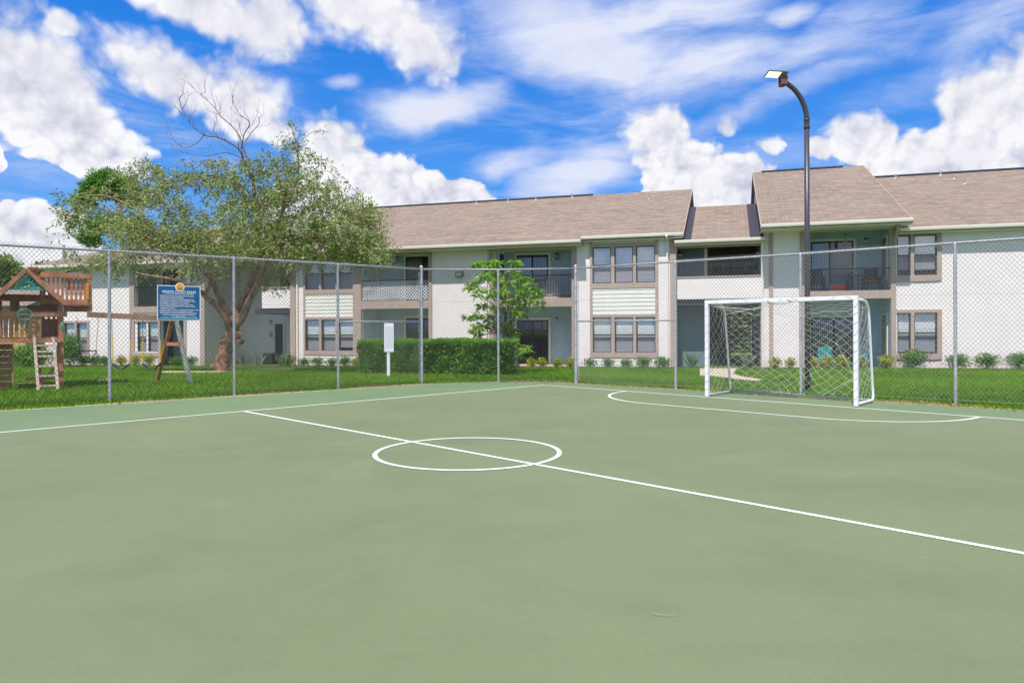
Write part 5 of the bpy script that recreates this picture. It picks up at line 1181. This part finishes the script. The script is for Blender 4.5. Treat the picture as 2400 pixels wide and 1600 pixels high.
# steering wheel, telescope and grip handles
wc = pl(58, 737, -.12); pr = [(wc.x + .15 * math.cos(i * math.pi / 12), wc.y, wc.z + .13 * math.sin(i * math.pi / 12)) for i in range(25)]
b = MB(); b.tube(pr, .012, 6); b.tube([(wc.x - .14, wc.y, wc.z), (wc.x + .14, wc.y, wc.z)], .01, 5); b.tube([(wc.x, wc.y, wc.z), (wc.x, wc.y + .1, wc.z)], .02, 6); b.build('steering_wheel', M['teal'], play, smooth=True)
for x in (59, 146):
    a, c_ = pl(x, 755, -.09), pl(x, 775, -.09); b = MB(); b.tube([a + Vector((0, .06, 0)), a, c_, c_ + Vector((0, .06, 0))], .016, 6); b.build('grip_handle', M['teal'], play, smooth=True)
# raised side deck with balusters
sd2 = []
b = MB(); Z0, Z1 = pl(150, 711, .8), pl(150, 641, .8)
def pb2(mb, px0, px1, py0, py1, d0, d1):
    a = pl(px0, py1, d0); b_ = pl(px1, py0, d0); mb.box(a.x, b_.x, d0, d1, a.z, b_.z)
pb2(b, 98, 216, 641, 649, .55, .66); pb2(b, 98, 216, 703, 711, .57, .64)
for i in range(11):
    x0 = 101 + i * 10.6; pb2(b, x0, x0 + 6.2, 649, 703, .59, .61)
pb2(b, 208, 216, 649, 730, .56, .65)
a0, a1 = pl(99, 645, .6), pl(94, 655, 1.9); b.bar(a0, a1, .07, .1)
for i in range(6):
    t = i / 6; q = a0.lerp(a1, t + .08); b.box(q.x - .015, q.x + .015, q.y - .05, q.y + .05, q.z - .7, q.z)
b.build('raised_rail', M['wood'], play)
b = MB(); pb2(b, 150, 208, 716, 730, .6, .75); pb2(b, 140, 214, 712, 716, .5, 1.8); b.build('raised_deck', M['wood2'], play)
b = MB(); pb2(b, 203, 208.5, 664, 700, .535, .56); yp = b.build('letter_board', M['yellow'], play)
b = MB()
for i in range(6): pb2(b, 203.8, 207.7, 668 + i * 5.2, 670.6 + i * 5.2, .528, .534)
b.build('letter_marks', M['orange'], yp); b = MB(); pb2(b, 203.4, 208.2, 699.7, 703, .53, .57); b.build('letter_foot', M['teal'], yp)
# swing frame joined to the tower
SY = 18.6
def ps(px, py, d=0.): return tol(at(px, py, SY + d))
b = MB(); b.bar(ps(206, 737), ps(412, 747), .10, .14); b.build('swing_beam', mat('beam_wood', (.24, .14, .085), .8, .3, 8, .3, 30), play, bevel=.005)
fr_, bk = tol(grd(447, 899, -.02)), tol(grd(369, 892, -.02))
b = MB(); b.bar(ps(411, 742, -.03), fr_, .09, .09); b.build('frame_leg', mat('bleached_wood', (.88, .74, .68), .85, .3, 9, .3, 40), play, bevel=.005); b = MB(); b.bar(ps(405, 742, .05), bk, .09, .09); b.build('frame_leg', mat('orange_wood', (.42, .17, .06), .75, .25, 7, .2, 30), play, bevel=.005)
b = MB(); b.bar(ps(393, 806, .2), ps(421, 806, -.2), .07, .09); b.build('cross_brace', M['wood'], play)
def swingthing(name, label, cat, hooks, loc):
    root = empty(name, loc); return tag(root, label, cat)
def chains(root, tops, bots, loc, sleeve=None):
    for t_, b_ in zip(tops, bots):
        a, c_ = at(*t_) - loc, at(*b_) - loc; k = MB(); n = 26
        for i in range(n):
            p, q = a.lerp(c_, i / n), a.lerp(c_, (i + .8) / n); k.bar(p, q, .018 if i % 2 else .006, .006 if i % 2 else .018)
        ch = k.build('chain', M['chainm'], root)
        if sleeve: k = MB(); k.tube([a.lerp(c_, .45), a.lerp(c_, .97)], .013, 6); k.build('grip_sleeve', M['yellow'], root)
tl = at(182, 742, SY)
tr_ = empty('trapeze_bar', tl); tag(tr_, 'trapeze bar with two rings hanging from the swing beam nearest the tower', 'trapeze'); chains(tr_, [(180, 742, SY), (231, 744, SY)], [(186, 822, SY), (225, 822, SY)], tl)
k = MB(); k.tube([at(181, 822, SY) - tl, at(228, 822, SY) - tl], .016, 8); k.build('bar', M['chainm'], tr_, smooth=True)
for x in (186.5, 224.5):
    pr = [at(x + dx, 822 + dy, SY) - tl for dx, dy in ((0, 2), (-6, 14), (-5.5, 20), (0, 23), (5.5, 20), (6, 14), (0, 2))]; k = MB(); k.tube(pr, .014, 6); k.build('ring', M['chainm'], tr_, smooth=True)
for (xa, xb, ta, tb_, lab, dd_) in ((265, 303, 262, 308, 'dark belt swing with yellow chain grips next to the leftmost fence post', 0), (335, 376, 334, 375, 'dark belt swing with yellow chain grips hanging nearest the leg frame', 0)):
    l_ = at(ta, 745, SY); sw = empty('belt_swing', l_); tag(sw, lab, 'swing', 'belt swings on the wooden beam'); chains(sw, [(ta, 745, SY), (tb_, 746, SY)], [(xa, 852, SY), (xb, 852, SY)], l_, True)
    k = MB(); pts = [at(xa + (xb - xa) * t, 852 + 13 * math.sin(math.pi * t), SY) - l_ for t in [i / 10 for i in range(11)]]
    for p, q in zip(pts, pts[1:]): k.bar(p, q, .14, .012)
    k.build('seat', M['belt'], sw)
# far house at the left edge
fh = at(-30, 720, 48); hs = empty('house', (fh.x, 48, 0)); tag(hs, 'distant yellow house with brown roof behind the playset', 'house')
b = MB(); b.box(-6, 2.6, 0, 8, -.3, 3.2); b.build('wall', mat('yellow_wall', (.48, .36, .13), .9, .05), hs)
b = MB(); b.ext([(-.6, 3.1), (4, 4.6), (8.6, 3.1), (4, 3.2)], -6.6, 3.1); b.build('roof', M['shingle'], hs)
b = MB(); b.box(.4, 1.5, -.05, -.01, 1.0, 2.2); w_ = b.build('window', M['whitetrim'], hs); b = MB(); b.box(.47, 1.43, -.06, -.051, 1.07, 2.13); b.build('pane', M['glass'], w_)

# ------------------------------------------------------------------ things on balconies and patios
def place_chair(name, px, py, n_, m, label, w=.55, h=.9, cat='chair', group=None):
    u = fu(px, n_, py); z = fz(px, py, n_); q = fw(u, n_); root = empty(name, (q.x, q.y, z), -TH); tag(root, label, cat, group)
    b = MB()
    for i in range(5): b.box(-w/2 + .03 + i * (w - .06) / 5, -w/2 + .03 + (i + .85) * (w - .06) / 5, .40, .425, .38, h)
    b.build('backrest', m, root, bevel=.004)
    b = MB(); b.box(-w/2, w/2, -.02, .42, .35, .385); b.build('seat', m, root, bevel=.004)
    for sx_ in (-1, 1):
        b = MB(); b.box(sx_ * w/2 - .035, sx_ * w/2 + .035, -.08, .45, .56, .585); b.build('armrest', m, root)
        for yy in (-.03, .40): b = MB(); b.box(sx_ * w/2 - .025, sx_ * w/2 + .025, yy, yy + .05, 0, .56); b.build('leg', m, root)
    return root
zfl = fz(1940, 867, .5)
place_chair('patio_chair', 1937, 868, .45, M['tealchair'], 'teal slatted chair on the ground patio, behind the yellow shrubs', group='teal patio chairs')
place_chair('patio_chair', 2022, 868, .45, M['tealchair'], 'teal slatted chair seen right of the goal post', h=.62, group='teal patio chairs')
place_chair('balcony_chair', 1893 + 22, 684, .8, mat('dark_teal', (.02, .08, .09), .5), 'dark teal chair on the upper balcony beside the light pole')
place_chair('balcony_chair', 2046, 684, .8, M['black'], 'black chair with red cushion on the right upper balcony')
u = fu(2043, .7); q = fw(u, .7, fz(2043, 684, .7)); b = MB(); b.box(-.24, .24, 0, .4, .40, .46); o = b.build('cushion', M['red'], None, bevel=.015); o.location = q; o.rotation_euler = (0, 0, -TH); tag(o, 'thin red seat cushion on the black balcony chair', 'cushion')
u = fu(1961, .35); q = fw(u, .35, fz(1961, 684, .35)); b = MB(); b.extz([(-.27, -.14), (.27, -.14), (.24, .16), (-.24, .16)], 0, .24); o = empty('storage_box', q, -TH); tag(o, 'red plastic box standing behind the upper balcony railing', 'box'); b.build('body', M['red'], o, bevel=.02); b = MB(); b.box(-.285, .285, -.155, .175, .241, .28); b.build('lid', mat('red_lid', (.75, .10, .04), .4), o, bevel=.01)
# grill-like dark table on balcony
u = fu(2012, 1.1); q = fw(u, 1.1, fz(2012, 684, 1.1)); o = empty('side_table', q, -TH); tag(o, 'small blue-grey table on the right upper balcony by the door', 'table')
b = MB(); b.box(-.3, .3, -.25, .25, .62, .65); b.build('tabletop', mat('slate_top', (.12, .2, .28), .5), o)
for sx_ in (-1, 1):
    for sy_ in (-1, 1): b = MB(); b.box(sx_*.27 - .02, sx_*.27 + .02, sy_*.22 - .02, sy_*.22 + .02, 0, .62); b.build('leg', M['black'], o)
# cloth-covered chair on middle balcony
u = fu(1293, .6); q = fw(u, .6, zs1); o = empty('covered_chair', q, -TH); tag(o, 'chair draped in pale cloth on the middle building upper balcony', 'chair')
b = MB(); n_ = 16
prof = [(0, .0, .42, .36), (.25, .0, .37, .33), (.5, .0, .31, .30), (.68, .05, .27, .2), (.86, .12, .24, .09), (.9, .13, .2, .05)]
for (z, cy, rx, ry) in prof:
    for j in range(n_): a = 2 * math.pi * j / n_; w_ = 1 + .07 * math.sin(j * 5.1) * (1 - z); b.v.append((rx * w_ * math.cos(a), cy + ry * w_ * math.sin(a), z))
for i in range(len(prof) - 1):
    for j in range(n_): a = i * n_ + j; c_ = i * n_ + (j+1) % n_; b.f.append((a, c_, c_ + n_, a + n_))
b.f.append(tuple(range((len(prof)-1) * n_, len(prof) * n_))); b.build('cloth_cover', M['cloth'], o, smooth=True)
for sx_ in (-1, 1): b = MB(); b.box(sx_*.22 - .02, sx_*.22 + .02, -.2, -.16, 0, .3); b.build('leg', M['black'], o)
# wind chime
u = fu(1982, .3); q = fw(u, .3, fz(1982, 578, .3)); o = empty('wind_chime', q); tag(o, 'silver tube wind chime hanging under the right balcony eave', 'wind chime')
for i in range(5): a = i * 1.256; b = MB(); b.tube([(.05 * math.cos(a), .05 * math.sin(a), .02 * i), (.05 * math.cos(a), .05 * math.sin(a), .42)], .014, 6); b.build('tube', M['galv'], o)
b = MB(); b.lathe((0, 0, .44), [(.085, 0), (.085, .02)], 12); b.tube([(0, 0, .46), (0, 0, .72)], .005, 4); b.build('top_plate', M['black'], o)
# planter by the black door, ashtray-like bin
u = fu(635, 1.8, 850); q = fw(u, 1.8, -.3); o = empty('planter', q, -TH); tag(o, 'square black planter box beside the black door in the left breezeway', 'planter')
b = MB(); b.extz([(-.28, -.28), (.28, -.28), (.28, .28), (-.28, .28)], 0, .55); b.build('tub', M['pot'], o, bevel=.015); b = MB(); b.box(-.25, .25, -.25, .25, .551, .57); b.build('soil', M['soil'], o)
# fallen twigs and leaves on the court
g = np.random.default_rng(77)
for i, (px, py, s_) in enumerate([(1525, 1440, .55), (2180, 1138, .5)]):
    p = grd(px, py, 0); b = MB(); a0 = g.uniform(0, 6.28); pts = [(0.09 * s_ * j * math.cos(a0 + j * .35), .09 * s_ * j * math.sin(a0 + j * .35) * .6, .0125) for j in range(4)]
    b.tube(pts, [.0011, .0014, .0011, .0006], 4); o = b.build('fallen_twig', M['twig']); o.location = (p.x, p.y, 0)
    tag(o, ['thin curled twig lying in the lower middle of the court', 'thin straw on the court right of the centre line', 'tiny straw bit near the bottom right of the court', 'thin straw near the right edge below the centre line'][i], 'twig', 'twigs on the court')

g = np.random.default_rng(5); n = 90; i_ = g.integers(0, len(LEFT) + len(RIGHT) - 1, n); E_ = np.array(LEFT + RIGHT); t = g.uniform(0, 1, n)[:, None]
q = E_[i_] * (1 - t) + E_[np.minimum(i_ + 1, len(E_) - 1)] * t; q[:, 1] -= np.abs(g.normal(size=n)) * .35 + .03
ok = inpoly(q[:, 0], q[:, 1], EDGE); q = q[ok]; n = len(q)
tag(cards('leaf_litter', np.stack([q[:, 0], q[:, 1], np.full(n, .012)], 1), np.stack([g.normal(size=n), g.normal(size=n), np.full(n, .08)], 1), g.uniform(.04, .08, n), g.uniform(.02, .035, n), M['straw'], seed=6, curl=.02), None, None, kind='stuff')
